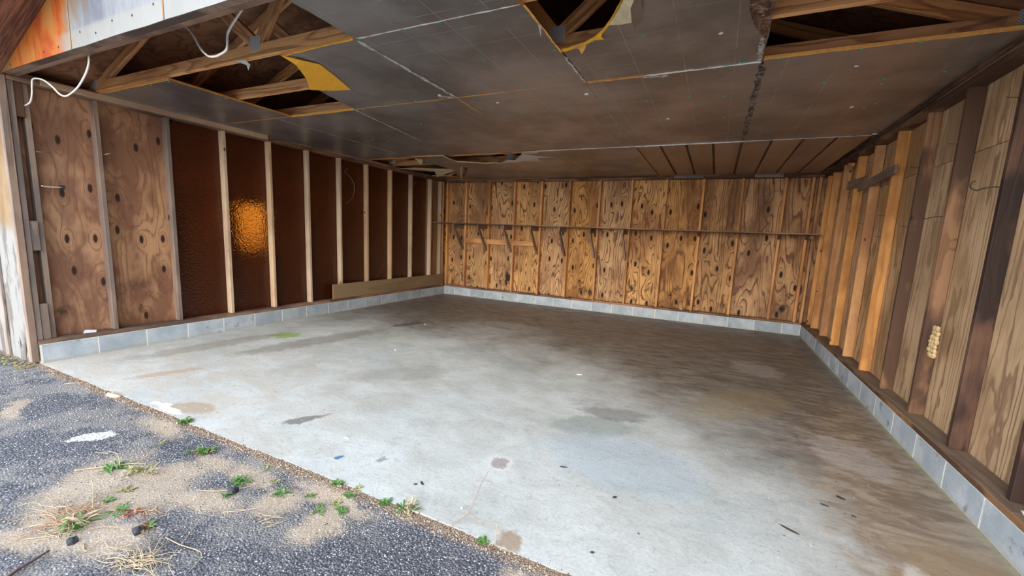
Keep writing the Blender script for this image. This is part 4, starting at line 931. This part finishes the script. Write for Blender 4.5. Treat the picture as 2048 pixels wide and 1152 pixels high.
twig([(.80, -.10, .006), (.95, -.03, .012)], .004, 'straw', 'short white stick near the left corner of the slab')
twig([(4.64, .0, .012), (4.68, .09, .03), (4.66, .24, .09), (4.655, .33, .12)], .0022, 'straw_dark', 'wiry forked dead stem reaching over the slab edge', extra=[[(4.68, .09, .03), (4.78, .06, .03), (4.86, .07, .025), (4.90, .06, .02)]])
twig([(4.88, .0, .0), (4.882, .0, .05), (4.885, .0, .105)], .0028, 'straw', 'single straw standing upright at the slab edge', 'straw')
# leaf litter at the foot of the left front wall
bm = bmesh.new()
for i in range(420):
    t = R.random(); x = -1.0+1.08*t; y = -.05-.10*R.random()**1.3-(.03*(1-t)); L = R.uniform(.012, .04); a = R.uniform(0, 6.28); z = gz(x, y)+R.uniform(.002, .03)
    d = Vector((math.cos(a), math.sin(a), R.uniform(-.3, .5)))*L; q = Vector((-math.sin(a), math.cos(a), 0))*L*.3; c = Vector((x, y, z))
    f = bm.faces.new([bm.verts.new(c-d*.5), bm.verts.new(c+q), bm.verts.new(c+d*.5), bm.verts.new(c-q)]); f.material_index = 0 if R.random() < .45 else 1
tag(from_bm('leaf_litter', bm, None, ['leaf_pale', 'deadleaf']), 'strip of green and brown leaf litter at the foot of the left front wall', 'leaves', kind='stuff')
# loose gravel and soil crumbs
def grit(name, n, fx, mats, label, r0, r1, cat):
    bm = bmesh.new(); T = [Vector(v) for v in ((1, 0, -.4), (-.6, .8, -.4), (-.5, -.9, -.4), (.1, .1, .8))]
    for i in range(n):
        x, y, up = fx(); s = R.uniform(r0, r1); m = Matrix.Rotation(R.uniform(0, 6.28), 3, 'Z') @ Matrix.Rotation(R.uniform(-.5, .5), 3, 'X')
        c = Vector((x, y, gz(x, y) if not up else 0))+Vector((0, 0, s*.3)); v = [bm.verts.new(c+m @ (t*s)) for t in T]; mi = R.randrange(len(mats))
        for a in ((0, 2, 1), (0, 1, 3), (1, 2, 3), (2, 0, 3)): f = bm.faces.new([v[k] for k in a]); f.material_index = mi
    tag(from_bm(name, bm, None, mats), label, cat, kind='stuff')
M['peb_a'] = plain('grey_pebble', (.34, .35, .38), .8); M['peb_b'] = plain('white_pebble', (.66, .66, .66), .7); M['peb_c'] = plain('soil_crumb', (.20, .13, .09), .95); M['peb_d'] = plain('tan_grain', (.48, .38, .27), .9)
grit('gravel', 6500, lambda: (R.uniform(.0, 5.6), -1.3*R.random()**1.2-.03, False), ['peb_a', 'peb_a', 'peb_b', 'asphalt_lump'], 'fine loose gravel scattered on the asphalt', .002, .0052, 'gravel')
grit('soil_crumbs', 4200, lambda: (R.uniform(.2, 6.2), R.gauss(-.035, .022), False), ['peb_c', 'peb_d', 'peb_c'], 'brown soil crumbs along the slab edge', .002, .0065, 'soil')
grit('floor_grit', 500, lambda: (R.uniform(.3, 6.7), 6.2*R.random()**1.4+.02, True), ['darkbit', 'peb_b', 'darkbit'], 'tiny specks of grit on the concrete floor', .0015, .004, 'grit')
